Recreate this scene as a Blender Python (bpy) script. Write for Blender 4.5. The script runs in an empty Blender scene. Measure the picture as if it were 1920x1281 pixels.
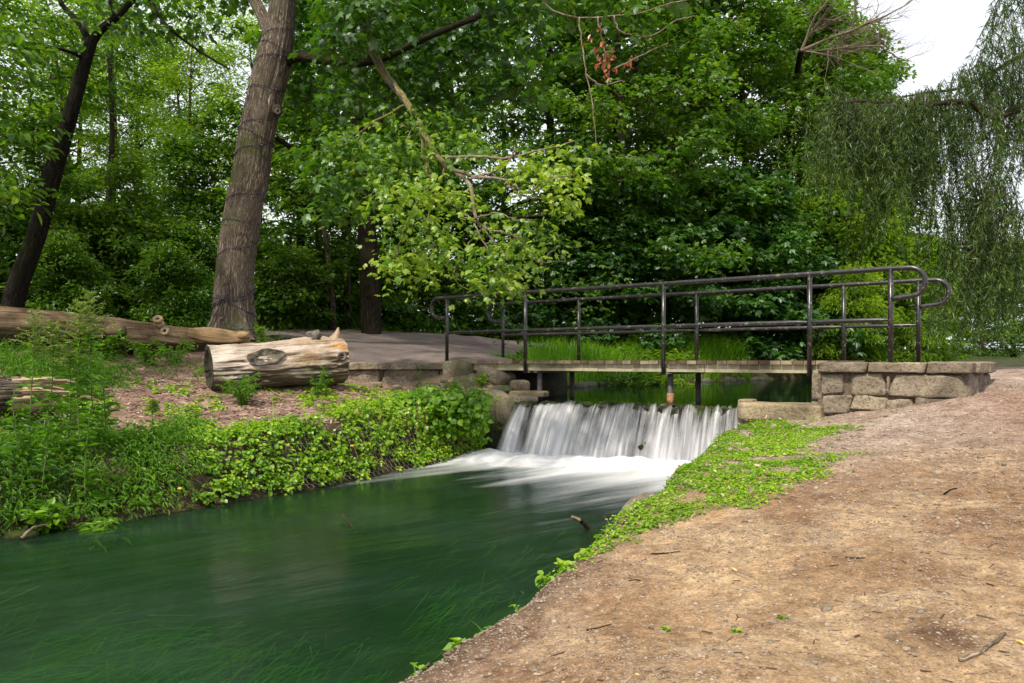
import bpy, bmesh, math, random
import numpy as np
from mathutils import Vector, Matrix

SEED = 11
R = np.random.default_rng(SEED)
F, CX, HY, HC = 1493.0, 960.0, 676.0, 1.4      # focal length in photo pixels, principal column, horizon row, eye height
sc = bpy.context.scene
COL = sc.collection


def at(px, py, Y):
    """world point seen at photo pixel (px, py) at depth Y"""
    return np.array([(px - CX) * Y / F, Y, HC - (py - HY) * Y / F])


# ----------------------------------------------------------------------------- numpy noise
_perm = np.random.default_rng(5).permutation(4096)
_vals = np.random.default_rng(6).random(4096)


def _h(ix, iy, iz):
    return _vals[_perm[(_perm[(_perm[ix & 4095] + iy) & 4095] + iz) & 4095]]


def vnoise(p):
    p = np.asarray(p, float)
    i = np.floor(p).astype(int); f = p - i
    f = f * f * (3 - 2 * f)
    x, y, z = i[..., 0], i[..., 1], i[..., 2]
    fx, fy, fz = f[..., 0], f[..., 1], f[..., 2]
    def L(a, b, t): return a + (b - a) * t
    return L(L(L(_h(x, y, z), _h(x+1, y, z), fx), L(_h(x, y+1, z), _h(x+1, y+1, z), fx), fy),
             L(L(_h(x, y, z+1), _h(x+1, y, z+1), fx), L(_h(x, y+1, z+1), _h(x+1, y+1, z+1), fx), fy), fz)


def fbm(p, o=4):
    p = np.asarray(p, float); s = 0; a = .5; t = 0
    for k in range(o):
        s = s + a * vnoise(p * 2**k + 17.3 * k); t += a; a *= .5
    return s / t          # 0..1


def sstep(a, b, x):
    t = np.clip((x - a) / (b - a), 0, 1)
    return t * t * (3 - 2 * t)


def p3(x, y, z=0.0):
    x = np.asarray(x, float)
    return np.stack([x, np.broadcast_to(y, x.shape), np.broadcast_to(z, x.shape)], -1)


# ----------------------------------------------------------------------------- mesh building
class MB:
    def __init__(self):
        self.v = []; self.f = []; self.n = 0; self.uv = []; self.t = []

    def add(self, v, f, uv=None, tint=None):
        v = np.asarray(v, float)
        if not isinstance(f, list): f = [f]
        for a in f:
            a = np.asarray(a, int)
            self.f.append(a + self.n)
            self.t.append(np.full(len(a), .5) if tint is None else np.broadcast_to(np.asarray(tint, float), (len(a),)))
        self.v.append(v)
        self.uv.append(np.zeros((len(v), 2)) if uv is None else np.asarray(uv, float))
        self.n += len(v)
        return self

    def build(self, name, mat=None, parent=None, smooth=True, attrs=None):
        me = bpy.data.meshes.new(name)
        v = np.concatenate(self.v) if self.v else np.zeros((0, 3))
        uv = np.concatenate(self.uv)
        loops = np.concatenate([a.ravel() for a in self.f])
        sizes = np.concatenate([np.full(len(a), a.shape[1]) for a in self.f])
        tint = np.concatenate(self.t)
        me.vertices.add(len(v)); me.vertices.foreach_set('co', v.ravel().astype(np.float32))
        me.loops.add(len(loops)); me.loops.foreach_set('vertex_index', loops.astype(np.int32))
        me.polygons.add(len(sizes))
        st = np.concatenate([[0], np.cumsum(sizes)[:-1]])
        me.polygons.foreach_set('loop_start', st.astype(np.int32))
        me.polygons.foreach_set('loop_total', sizes.astype(np.int32))
        me.polygons.foreach_set('use_smooth', np.full(len(sizes), smooth))
        l = me.uv_layers.new(name='UVMap')
        l.data.foreach_set('uv', uv[loops].ravel().astype(np.float32))
        a = me.attributes.new('tint', 'FLOAT', 'FACE'); a.data.foreach_set('value', tint.astype(np.float32))
        for k, val in (attrs or {}).items():
            val = np.asarray(val)
            if val.ndim == 2:
                a = me.attributes.new(k, 'FLOAT_COLOR', 'POINT')
                a.data.foreach_set('color', np.c_[val, np.ones(len(val))].ravel().astype(np.float32))
            else:
                a = me.attributes.new(k, 'FLOAT', 'POINT'); a.data.foreach_set('value', val.astype(np.float32))
        me.update(calc_edges=True); me.validate()
        if mat: me.materials.append(mat)
        o = bpy.data.objects.new(name, me); COL.objects.link(o)
        if parent is not None: o.parent = parent
        return o


def tag(o, label=None, cat=None, group=None, kind=None):
    if label: o['label'] = label
    if cat: o['category'] = cat
    if group: o['group'] = group
    if kind: o['kind'] = kind
    return o


def empty(name, loc=(0, 0, 0), rz=0):
    o = bpy.data.objects.new(name, None); COL.objects.link(o)
    o.location = loc; o.rotation_euler = (0, 0, rz); o.empty_display_size = .1
    return o


def copy_tree(o, parent=None):
    c = o.copy(); COL.objects.link(c); c.parent = parent
    for ch in list(o.children): copy_tree(ch, c)
    return c


def unit(v):
    v = np.asarray(v, float)
    return v / np.maximum(np.linalg.norm(v, axis=-1, keepdims=True), 1e-9)


def frames(P):
    P = np.asarray(P, float); n = len(P)
    T = np.zeros_like(P); T[1:-1] = P[2:] - P[:-2]; T[0] = P[1] - P[0]; T[-1] = P[-1] - P[-2]; T = unit(T)
    a = np.array([0, 0, 1.]) if abs(T[0][2]) < .9 else np.array([0, 1., 0])
    N = np.zeros_like(P); N[0] = unit(np.cross(np.cross(T[0], a), T[0]))
    for i in range(1, n):
        N[i] = unit(N[i-1] - T[i] * np.dot(N[i-1], T[i]))
    return T, N, np.cross(T, N)


def smooth_path(P, k=8):
    """Catmull-Rom through points"""
    P = np.asarray(P, float)
    Q = np.vstack([2*P[0]-P[1], P, 2*P[-1]-P[-2]]); out = []
    for i in range(1, len(Q)-2):
        t = np.linspace(0, 1, k, endpoint=False)[:, None]
        a, b, c, d = Q[i-1], Q[i], Q[i+1], Q[i+2]
        out.append(.5*((2*b)+(c-a)*t+(2*a-5*b+4*c-d)*t**2+(3*b-a-3*c+d)*t**3))
    out.append(Q[-2][None])
    return np.concatenate(out)


def tube(mb, P, r, seg=8, caps=True, disp=None, tint=None, ang0=0.0):
    """tube along P; disp(ang, s) multiplies the radius. UV in metres (around, along)."""
    P = np.asarray(P, float); n = len(P)
    r = np.broadcast_to(np.asarray(r, float), (n,))
    T, N, B = frames(P)
    s = np.concatenate([[0], np.cumsum(np.linalg.norm(np.diff(P, axis=0), axis=1))])
    a = np.linspace(0, 2*np.pi, seg+1) + ang0
    A, S = np.meshgrid(a, s)
    rad = r[:, None] * np.ones_like(A)
    if disp is not None: rad = rad * disp(A, S)
    V = P[:, None] + rad[..., None] * (np.cos(A)[..., None]*N[:, None] + np.sin(A)[..., None]*B[:, None])
    UV = np.stack([(A-ang0) * r.mean(), S], -1)
    i = np.arange(n-1)[:, None]*(seg+1) + np.arange(seg)[None]
    f = np.stack([i, i+1, i+seg+2, i+seg+1], -1).reshape(-1, 4)
    fs = [f]
    V = V.reshape(-1, 3); UV = UV.reshape(-1, 2)
    if caps:
        c0 = len(V); V = np.vstack([V, P[0], P[-1]]); UV = np.vstack([UV, [0, 0], [0, s[-1]]])
        j = np.arange(seg)
        fs.append(np.stack([np.full(seg, c0), j+1, j], -1))
        k = (n-1)*(seg+1)
        fs.append(np.stack([np.full(seg, c0+1), k+j, k+j+1], -1))
    mb.add(V, fs, UV, tint)
    return mb


def _cube_template(n):
    bm = bmesh.new(); bmesh.ops.create_cube(bm, size=2)
    bmesh.ops.subdivide_edges(bm, edges=bm.edges[:], cuts=n, use_grid_fill=True)
    v = np.array([x.co[:] for x in bm.verts]); f = np.array([[q.index for q in p.verts] for p in bm.faces])
    bm.free(); return v, f


def _ico_template(n):
    bm = bmesh.new(); bmesh.ops.create_icosphere(bm, subdivisions=n, radius=1)
    v = np.array([x.co[:] for x in bm.verts]); f = np.array([[q.index for q in p.verts] for p in bm.faces])
    bm.free(); return v, f


ICOM = _ico_template(3)
CUBE = _cube_template(13); CUBE_LO = _cube_template(3); ICO1 = _ico_template(1); ICO3 = _ico_template(4)


def rotz(a):
    c, s = math.cos(a), math.sin(a)
    return np.array([[c, -s, 0], [s, c, 0], [0, 0, 1]])


def rot_xyz(x, y, z):
    return np.array(Matrix.Rotation(z, 3, 'Z') @ Matrix.Rotation(y, 3, 'Y') @ Matrix.Rotation(x, 3, 'X'))


def stone(mb, c, size, M=None, seed=0, power=5.0, rough=.10, freq=2.2, tint=None, tmpl=CUBE, warp=0.0):
    """rough hewn block: superellipsoid box with noise; size = half extents"""
    v, f = tmpl
    size = np.asarray(size, float)
    q = v / (np.sum(np.abs(v)**power, axis=1, keepdims=True)**(1/power))
    if warp:
        jr = np.random.default_rng(seed+999); J = jr.uniform(-warp, warp, (2, 2, 2, 3)); J[..., 1] *= .25; u_ = (q+1)/2
        for a_ in (0, 1):
            for b_ in (0, 1):
                for c_ in (0, 1):
                    wt = (u_[:, 0] if a_ else 1-u_[:, 0])*(u_[:, 1] if b_ else 1-u_[:, 1])*(u_[:, 2] if c_ else 1-u_[:, 2])
                    q = q + wt[:, None]*J[a_, b_, c_]
    w = q * size
    d = unit(v)
    n = fbm(w * freq / max(size.mean(), .02) * .35 + seed*7.7, 4) - .5
    n2 = np.abs(fbm(w * freq / max(size.mean(), .02) * .12 + seed*3.1 + 50, 2) - .5)
    w = w + d * ((n * 2 * rough - n2 * rough) * size.min())[:, None]
    if M is not None: w = w @ np.asarray(M).T
    mb.add(w + np.asarray(c), f, tint=tint)
    return mb


def boulder(mb, c, size, M=None, seed=0, rough=.25, tint=None, tmpl=ICO3):
    v, f = tmpl
    n = fbm(v*1.3 + seed*5.1, 4) - .5
    w = v * (1 + n*2*rough)[:, None]
    w = np.sign(w) * np.abs(w)**.85
    w = w * np.asarray(size)
    if M is not None: w = w @ np.asarray(M).T
    mb.add(w + np.asarray(c), f, tint=tint)
    return mb


def box(mb, c, half, M=None, tint=None):
    v = np.array([[x, y, z] for x in (-1, 1) for y in (-1, 1) for z in (-1, 1)], float) * np.asarray(half)
    f = np.array([[0, 1, 3, 2], [4, 6, 7, 5], [0, 4, 5, 1], [2, 3, 7, 6], [0, 2, 6, 4], [1, 5, 7, 3]])
    if M is not None: v = v @ np.asarray(M).T
    mb.add(v + np.asarray(c), f, tint=tint); return mb


# leaf templates: x = width, y = towards the tip (length 1), z = normal
def _t_quad(w=.5, fold=.10, droop=-.08):
    return np.array([[0, 0, 0], [-w/2, .45, fold], [0, 1, droop], [w/2, .45, fold]]), np.array([[0, 3, 2, 1]])


def _t_leaf(w=.5, fold=.08, droop=-.12):
    v = np.array([[0, 0, 0], [-w*.42, .25, fold], [-w*.45, .6, fold*.7], [0, 1, droop], [w*.45, .6, fold*.7], [w*.42, .25, fold]])
    return v, np.array([[0, 3, 2, 1], [0, 5, 4, 3]])


def _t_maple():
    half = [(0, 0), (.26, .02), (.24, .14), (.50, .26), (.36, .36), (.54, .62), (.30, .56), (.20, .60), (.16, .82), (0, 1.0)]
    pts = [(x, y) for x, y in half] + [(-x, y) for x, y in half[-2:0:-1]]
    v = [(x, y, -.30*abs(x)**1.2 - .55*max(y-.35, 0)**2) for x, y in pts]
    n = len(v); v.append((0, .36, .0))
    f = [(n, i, (i+1) % n) for i in range(n)]
    return np.array(v), np.array(f)


def _t_lobed():
    v = np.array([[0, 0, 0], [.42, .12, -.05], [.5, .55, -.12], [.2, .52, 0], [0, 1, -.12], [-.2, .52, 0], [-.5, .55, -.12], [-.42, .12, -.05]])
    f = np.array([[0, 1, 2, 3], [0, 3, 4, 5], [0, 5, 6, 7]])
    return v, f


def _t_blade(w=.03, bend=.35, n=4):
    t = np.linspace(0, 1, n+1); ww = w*(1-t**1.6)*.5+.0008
    y = t*(1-.25*bend*t); z = -bend*t**2.2
    v = np.concatenate([np.stack([-ww, y, z], -1), np.stack([ww, y, z], -1)]); k = n+1
    f = np.array([[i, k+i, k+i+1, i+1] for i in range(n)])
    return v, f


T_QUAD, T_LEAF, T_MAPLE, T_LOBED = _t_quad(), _t_leaf(), _t_maple(), _t_lobed()
T_NARROW, T_WILLOW, T_ROUND = _t_leaf(.24, .03, -.25), _t_quad(.15, .02, -.08), _t_leaf(.9, .10, -.15)
T_BLADE = _t_blade()


def leaves(mb, P, N, D, S, tmpl, tint):
    """batch of leaves at P with normals N, tip directions D, length S"""
    P, N, D = np.asarray(P, float), unit(N), np.asarray(D, float)
    D = unit(D - N * np.sum(N*D, -1, keepdims=True)); X = np.cross(D, N)
    tv, tf = tmpl; n, k = len(P), len(tv)
    S = np.broadcast_to(np.asarray(S, float), (n,))[:, None, None]
    V = P[:, None] + S*(tv[None, :, 0:1]*X[:, None] + tv[None, :, 1:2]*D[:, None] + tv[None, :, 2:3]*N[:, None])
    Fc = (np.arange(n)[:, None, None]*k + tf[None]).reshape(-1, tf.shape[1])
    mb.add(V.reshape(-1, 3), Fc, tint=np.repeat(np.broadcast_to(np.asarray(tint, float), (n,)), len(tf)))
    return mb


def rvec(rng, n, s=1.0):
    return rng.normal(0, s, (n, 3))


def spray(mb, rng, c, out, rad, n, size, tmpl, tone=.5, droop=.35, flat=.22, up=1.0):
    """flat layered clump of leaves, drooping at its rim"""
    r = np.sqrt(rng.random(n))*rad; th = rng.random(n)*2*np.pi
    rd = np.stack([np.cos(th), np.sin(th), np.zeros(n)], -1)
    P = np.asarray(c) + rd*r[:, None]
    P[:, 2] += rng.normal(0, flat*rad, n) - droop*r**2/rad
    D = rd*.8 + np.asarray(out)*.5 + np.array([0, 0, -.55]) + rvec(rng, n, .45)
    N = np.array([0, 0, up]) + rd*.35 + rvec(rng, n, .42)
    leaves(mb, P, N, D, size*rng.uniform(.5, 1.25, n), tmpl, np.clip(tone + rng.normal(0, .13, n), 0, 1))


# ----------------------------------------------------------------------------- materials
class NT:
    def __init__(self, name):
        self.m = bpy.data.materials.new(name); self.m.use_nodes = True
        self.t = self.m.node_tree; self.t.nodes.clear()
        self.out = self.n('ShaderNodeOutputMaterial')

    def n(self, typ, inp=None, **kw):
        x = self.t.nodes.new(typ)
        for k, v in kw.items(): setattr(x, k, v)
        for k, v in (inp or {}).items(): self.s(x, k, v)
        return x

    def s(self, x, k, v):
        sock = x.inputs[k]
        if isinstance(v, bpy.types.NodeSocket): self.t.links.new(v, sock)
        elif isinstance(v, bpy.types.Node): self.t.links.new(v.outputs[0], sock)
        else:
            if isinstance(v, tuple) and len(v) == 3 and sock.type == 'RGBA': v = (*v, 1)
            sock.default_value = v

    def coords(self, kind='Object', scale=(1, 1, 1)):
        c = self.n('ShaderNodeTexCoord')
        m = self.n('ShaderNodeMapping', {'Vector': c.outputs[kind], 'Scale': scale})
        return m.outputs[0]

    def noise(self, vec, scale=5, detail=4, rough=.55, dist=0.0):
        return self.n('ShaderNodeTexNoise', {'Vector': vec, 'Scale': scale, 'Detail': detail, 'Roughness': rough, 'Distortion': dist}).outputs[0]

    def ramp(self, fac, stops, interp='LINEAR'):
        r = self.n('ShaderNodeValToRGB', {'Fac': fac}); e = r.color_ramp.elements
        r.color_ramp.interpolation = interp
        while len(e) > 1: e.remove(e[-1])
        for i, (p, c) in enumerate(stops):
            x = e[0] if i == 0 else e.new(p)
            x.position = p; x.color = (*c, 1) if isinstance(c, tuple) else (c, c, c, 1)
        return r.outputs[0]

    def mix(self, fac, a, b, mode='MIX'):
        x = self.n('ShaderNodeMix', data_type='RGBA', blend_type=mode)
        self.s(x, 0, fac); self.s(x, 6, a); self.s(x, 7, b)
        return x.outputs[2]

    def math(self, op, a, b=0.0, clamp=False):
        x = self.n('ShaderNodeMath', operation=op, use_clamp=clamp); self.s(x, 0, a); self.s(x, 1, b); return x.outputs[0]

    def attr(self, name, out='Fac'):
        return self.n('ShaderNodeAttribute', attribute_name=name).outputs[out]

    def bump(self, h, strength=.5, dist=.02):
        return self.n('ShaderNodeBump', {'Height': h, 'Strength': strength, 'Distance': dist}).outputs[0]

    def principled(self, col, rough=.8, normal=None, spec=.3, metal=0.0):
        i = {'Base Color': col, 'Roughness': rough, 'Specular IOR Level': spec, 'Metallic': metal}
        if normal is not None: i['Normal'] = normal
        return self.n('ShaderNodeBsdfPrincipled', i).outputs[0]

    def done(self, sh):
        self.t.links.new(sh, self.out.inputs[0]); return self.m


def leaf_mat(name, dark, mid, light, trans=.38, tcol=None, gloss=.06, grough=.42):
    k = NT(name)
    oi = k.n('ShaderNodeObjectInfo').outputs['Random']
    v = k.math('ADD', k.attr('tint'), k.math('MULTIPLY', k.math('SUBTRACT', oi, .5), .16))
    big = k.noise(k.coords('Object'), .55, 2)
    v = k.math('ADD', v, k.math('MULTIPLY', k.math('SUBTRACT', big, .5), .5), clamp=True)
    col = k.ramp(v, [(.05, dark), (.5, mid), (.95, light)])
    tc = k.mix(.75, col, tcol, 'MIX') if tcol else k.mix(1.0, col, (1.35, 1.5, .55), 'MULTIPLY')
    d = k.n('ShaderNodeBsdfDiffuse', {'Color': col}).outputs[0]
    t = k.n('ShaderNodeBsdfTranslucent', {'Color': tc}).outputs[0]
    s = k.n('ShaderNodeMixShader', {0: trans, 1: d, 2: t}).outputs[0]
    g = k.n('ShaderNodeBsdfGlossy', {'Color': (.9, .95, 1.0), 'Roughness': grough}).outputs[0]
    s = k.n('ShaderNodeMixShader', {0: gloss, 1: s, 2: g}).outputs[0]
    return k.done(s)


def bark_mat(name, dark, light, moss_or_shade=None, scale=1.0, uv=True, bump=1.0, moss_amt=.5):
    k = NT(name)
    vec = k.coords('UV' if uv else 'Object', (13*scale, 1.5*scale, 1) if uv else (13*scale, 13*scale, 1.5*scale))
    w = k.noise(vec, 2.2, 5, .62, .9)
    ridge = k.math('MULTIPLY', k.math('ABSOLUTE', k.math('SUBTRACT', w, .5)), 5.0, True)      # deep lines between plates
    n2 = k.noise(k.coords('Object'), 2.5, 3)
    n3 = k.noise(k.coords('Object'), 45, 4, .7)
    h = k.math('ADD', ridge, k.math('MULTIPLY', n3, .3))
    mid = tuple(.55*b+.45*a for a, b in zip(dark, light))
    col = k.ramp(k.math('ADD', k.math('MULTIPLY', ridge, .75), k.math('MULTIPLY', n3, .3)), [(.14, tuple(c*.35 for c in dark)), (.32, dark), (.52, mid), (.85, light)])
    col = k.mix(k.math('MULTIPLY', k.ramp(n2, [(.4, 0.0), (.65, 1.0)]), .45), col, tuple(c*.5 for c in light))
    if moss_or_shade:
        z = k.n('ShaderNodeSeparateXYZ', {0: k.n('ShaderNodeNewGeometry').outputs['Normal']}).outputs[0]
        mm = k.math('MULTIPLY', k.ramp(k.noise(k.coords('Object'), 1.7, 4), [(.45, 0.0), (.65, .8)]), k.math('SUBTRACT', moss_amt, k.math('MULTIPLY', z, moss_amt), clamp=True), clamp=True)
        col = k.mix(mm, col, moss_or_shade)
    return k.done(k.principled(col, .92, k.bump(h, bump, .035), .12))


def stone_mat(name, dark, mid, light, stain=(.10, .085, .06), moss_or_shade=None, bump=.6, scale=1.0):
    k = NT(name)
    o = k.coords('Object')
    n1 = k.noise(o, 5*scale, 8, .65); n2 = k.noise(o, 28*scale, 5, .7); n3 = k.noise(o, 1.7*scale, 3)
    col = k.ramp(k.math('ADD', k.math('MULTIPLY', n1, .6), k.math('MULTIPLY', n2, .4)), [(.33, dark), (.5, mid), (.66, light)])
    col = k.mix(k.ramp(n3, [(.45, 0.0), (.68, .8)]), col, stain)
    t = k.math('MULTIPLY', k.math('SUBTRACT', k.attr('tint'), .5), 1.5)
    col = k.mix(1.0, col, k.n('ShaderNodeCombineColor', {0: k.math('ADD', 1.0, t), 1: k.math('ADD', 1.0, t), 2: k.math('ADD', 1.0, k.math('MULTIPLY', t, .8))}).outputs[0], 'MULTIPLY')
    if moss_or_shade:
        nz = k.n('ShaderNodeSeparateXYZ', {0: k.n('ShaderNodeNewGeometry').outputs['Normal']}).outputs[2]
        mm = k.math('MULTIPLY', k.ramp(k.noise(o, 6, 5), [(.4, 0.0), (.6, 1.0)]), k.math('ADD', nz, .35, True), True)
        col = k.mix(mm, col, moss_or_shade)
    col = k.mix(k.ramp(n2, [(.32, .75), (.44, 0.0)]), col, tuple(c*.35 for c in dark))
    h = k.math('ADD', n1, k.math('MULTIPLY', n2, .55))
    return k.done(k.principled(col, .9, k.bump(h, min(1.0, bump*1.6), .05), .15))


M = {}
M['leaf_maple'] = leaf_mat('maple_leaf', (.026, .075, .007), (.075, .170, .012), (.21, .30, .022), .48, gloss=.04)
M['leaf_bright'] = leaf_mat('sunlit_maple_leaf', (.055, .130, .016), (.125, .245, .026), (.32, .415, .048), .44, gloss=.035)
M['leaf_wood'] = leaf_mat('woodland_leaf', (.020, .060, .007), (.060, .140, .011), (.19, .285, .018), .50, gloss=.02)
M['leaf_dark'] = leaf_mat('dark_glossy_leaf', (.016, .060, .010), (.044, .130, .014), (.11, .22, .022), .38, gloss=.045)
M['leaf_yellow'] = leaf_mat('yellow_green_leaf', (.08, .17, .010), (.18, .30, .018), (.34, .44, .030), .52, gloss=.02)
M['leaf_willow'] = leaf_mat('willow_leaf', (.028, .070, .010), (.068, .138, .020), (.15, .23, .045), .44, gloss=.03)
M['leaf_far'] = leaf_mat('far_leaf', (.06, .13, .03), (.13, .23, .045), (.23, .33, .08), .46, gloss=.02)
M['leaf_ivy'] = leaf_mat('bank_leaf', (.055, .140, .008), (.175, .340, .014), (.42, .54, .025), .42, gloss=.03)
M['leaf_weed'] = leaf_mat('weed_leaf', (.040, .115, .008), (.120, .265, .016), (.27, .42, .028), .44, gloss=.03)
M['leaf_clover'] = leaf_mat('clover_leaf', (.07, .165, .008), (.20, .36, .014), (.44, .56, .035), .34, gloss=.03)
M['leaf_goldenrod'] = leaf_mat('goldenrod_top', (.12, .20, .02), (.22, .31, .03), (.34, .40, .05), .40)
M['leaf_orange'] = leaf_mat('withered_leaf', (.22, .05, .02), (.40, .10, .035), (.55, .18, .06), .35, tcol=(.5, .12, .03))
M['leaf_grass'] = leaf_mat('grass_blade', (.06, .16, .008), (.15, .33, .014), (.30, .48, .03), .45, gloss=.02)
M['flower'] = leaf_mat('yellow_petal', (.6, .33, .01), (.75, .45, .02), (.8, .55, .04), .25, tcol=(.8, .5, .03))
M['leaf_gold'] = leaf_mat('fallen_yellow_leaf', (.6, .30, .02), (.72, .40, .03), (.8, .5, .05), .2, tcol=(.8, .45, .03))
M['water_weed'] = leaf_mat('water_weed', (.03, .09, .008), (.085, .19, .014), (.20, .29, .02), .2, gloss=0)
M['bark_big'] = bark_mat('furrowed_bark', (.15, .115, .085), (.58, .47, .375), (.10, .12, .035), 1.25, moss_amt=.7)
M['bark_burl'] = bark_mat('burl_bark', (.085, .064, .050), (.40, .32, .26), None, 1.25, uv=False)
M['bark_dark'] = bark_mat('dark_bark', (.020, .014, .009), (.085, .062, .042), (.05, .065, .018))
M['bark_black'] = bark_mat('blackish_bark', (.010, .008, .006), (.050, .040, .029), (.035, .05, .015))
M['bark_mid'] = bark_mat('grey_brown_bark', (.05, .038, .026), (.21, .165, .12), (.06, .08, .025))
M['bark_pale'] = bark_mat('pale_twig_bark', (.20, .15, .11), (.46, .37, .29), None, 2.0, bump=.3)
M['bark_bough'] = bark_mat('yellowish_bough_bark', (.15, .13, .05), (.34, .29, .13), (.16, .19, .05), 1.6, bump=.4)
M['stone_warm'] = stone_mat('tan_sandstone', (.11, .088, .066), (.265, .215, .160), (.43, .365, .285))
M['stone_cap'] = stone_mat('coping_stone', (.15, .115, .085), (.30, .24, .175), (.44, .36, .27))
M['stone_grey'] = stone_mat('grey_stone', (.10, .09, .08), (.21, .19, .165), (.34, .31, .26), moss_or_shade=(.07, .10, .02))
M['stone_pale'] = stone_mat('pale_stone', (.22, .17, .10), (.40, .32, .20), (.55, .46, .31))
M['stone_wet'] = stone_mat('wet_dark_rock', (.012, .011, .009), (.035, .032, .024), (.075, .068, .05), (.02, .03, .008), moss_or_shade=(.045, .060, .010))
M['concrete'] = stone_mat('weathered_concrete', (.17, .14, .10), (.31, .265, .19), (.43, .37, .28), moss_or_shade=(.16, .16, .06), scale=.8)
M['mortar'] = stone_mat('mortar', (.10, .072, .052), (.17, .127, .093), (.24, .185, .135))


def rail_mat():
    k = NT('black_painted_steel'); o = k.coords('Object')
    n = k.noise(o, 9, 6, .7); n2 = k.noise(o, 45, 3)
    chip = k.ramp(k.math('ADD', k.math('MULTIPLY', n, .6), k.math('MULTIPLY', n2, .4)), [(.56, 0.0), (.62, 1.0)])
    col = k.mix(chip, (.018, .016, .016), (.22, .19, .17))  # pale flecks: chipped paint, plus rail highlights put into the colour
    r = k.ramp(n, [(.3, .22), (.7, .42)])
    return k.done(k.principled(col, r, k.bump(n2, .12, .005), .6))


def plank_mat(name, a, b, c):
    k = NT(name)
    v = k.coords('Object', (1, 1, 1))
    n = k.noise(v, 14, 5, .6); n2 = k.noise(v, 2.2, 3)
    t = k.attr('tint')
    col = k.ramp(k.math('ADD', k.math('MULTIPLY', n, .5), k.math('MULTIPLY', t, .5)), [(.3, a), (.5, b), (.72, c)])
    col = k.mix(k.ramp(n2, [(.5, 0.0), (.7, .7)]), col, tuple(x*.35 for x in a))
    return k.done(k.principled(col, .85, k.bump(n, .4, .01), .2))


M['rail'] = rail_mat()
M['plank'] = plank_mat('weathered_plank', (.07, .045, .028), (.17, .115, .075), (.34, .26, .18))
M['fascia'] = plank_mat('pale_fascia_timber', (.18, .15, .095), (.34, .295, .20), (.45, .40, .28))


def steel_leg():
    k = NT('rusty_leg'); o = k.coords('Object')
    n = k.noise(o, 7, 5, .7)
    col = k.ramp(n, [(.35, (.05, .05, .05)), (.55, (.12, .11, .11)), (.72, (.22, .10, .05))])
    return k.done(k.principled(col, .6, k.bump(n, .3, .01), .4))


M['leg'] = steel_leg()
k = NT('rusty_sleeve'); n = k.noise(k.coords('Object'), 12, 4)
M['rust'] = k.done(k.principled(k.ramp(n, [(.35, (.16, .06, .03)), (.6, (.42, .22, .12))]), .85, k.bump(n, .3, .01)))


def log_mat(name, cols, moss_or_shade, dark_under=True, orange=None):
    """weathered timber: grain runs along the log (UV.y = along)"""
    k = NT(name)
    g = k.noise(k.coords('UV', (16, 1.2, 1)), 1.0, 8, .70, 1.2)
    g2 = k.noise(k.coords('UV', (4, .6, 1)), 1.0, 4, .6, .5)
    fine = k.noise(k.coords('UV', (110, 6, 1)), 1.0, 3)
    blot = k.noise(k.coords('Object'), 3.2, 5, .65)
    col = k.ramp(k.math('ADD', k.math('MULTIPLY', g, .6), k.math('MULTIPLY', g2, .4)), [(.32, cols[0]), (.46, cols[1]), (.56, cols[2]), (.68, cols[3])])
    col = k.mix(1.0, col, k.ramp(blot, [(.32, (.62, .56, .50)), (.5, (1, 1, 1)), (.68, (1.25, 1.22, 1.2))]), 'MULTIPLY')
    if orange:
        of = k.attr('patch')
        om = k.math('MULTIPLY', k.ramp(k.noise(k.coords('Object'), 5.5, 6, .7), [(.42, 0.0), (.60, .9)]), of)
        col = k.mix(om, col, k.ramp(g, [(.35, tuple(c*.5 for c in orange)), (.6, orange)]))
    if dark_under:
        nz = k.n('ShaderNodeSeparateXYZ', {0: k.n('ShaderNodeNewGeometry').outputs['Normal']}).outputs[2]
        du = k.ramp(k.math('ADD', nz, k.math('MULTIPLY', g2, .9)), [(.12, .85), (.5, 0.0)])  # dark lower bark, with the shade of the underside put into the colour
        col = k.mix(du, col, moss_or_shade)
    crack = k.ramp(g, [(.33, 1.0), (.42, 0.0)])
    col = k.mix(k.math('MULTIPLY', crack, .8), col, (.03, .022, .015))
    h = k.math('ADD', g, k.math('MULTIPLY', fine, .25))
    return k.done(k.principled(col, .9, k.bump(h, .8, .03), .15))


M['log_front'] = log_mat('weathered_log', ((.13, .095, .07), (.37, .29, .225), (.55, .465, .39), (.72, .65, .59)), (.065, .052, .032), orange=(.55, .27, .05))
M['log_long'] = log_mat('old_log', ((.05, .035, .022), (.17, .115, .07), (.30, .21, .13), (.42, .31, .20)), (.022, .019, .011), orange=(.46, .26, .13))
M['log_cut'] = log_mat('pale_cut_wood', ((.20, .13, .07), (.34, .23, .12), (.42, .30, .17), (.50, .38, .24)), (.2, .14, .09), False)
M['log_bark'] = bark_mat('log_bark', (.05, .038, .028), (.34, .27, .21), None, .55)
M['log_split'] = log_mat('torn_wood', ((.12, .08, .05), (.40, .29, .18), (.56, .44, .30), (.66, .54, .40)), (.10, .07, .045), False)
k = NT('hollow'); M['hollow'] = k.done(k.principled(k.ramp(k.noise(k.coords('Object'), 9, 5), [(.35, (.010, .008, .005)), (.7, (.07, .06, .035))]), .95))
k = NT('scar_wood'); M['scar_in'] = k.done(k.principled(k.ramp(k.noise(k.coords('Object'), 9, 6), [(.33, (.03, .026, .02)), (.5, (.13, .115, .085)), (.70, (.24, .215, .16))]), .95, k.bump(k.noise(k.coords('Object'), 24, 5), .9, .02)))
k = NT('knot_scar'); M['scar'] = k.done(k.principled(k.ramp(k.noise(k.coords('Object'), 12, 5), [(.35, (.05, .042, .035)), (.65, (.20, .17, .145))]), .95, k.bump(k.noise(k.coords('Object'), 30, 4), .6, .01)))
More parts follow.
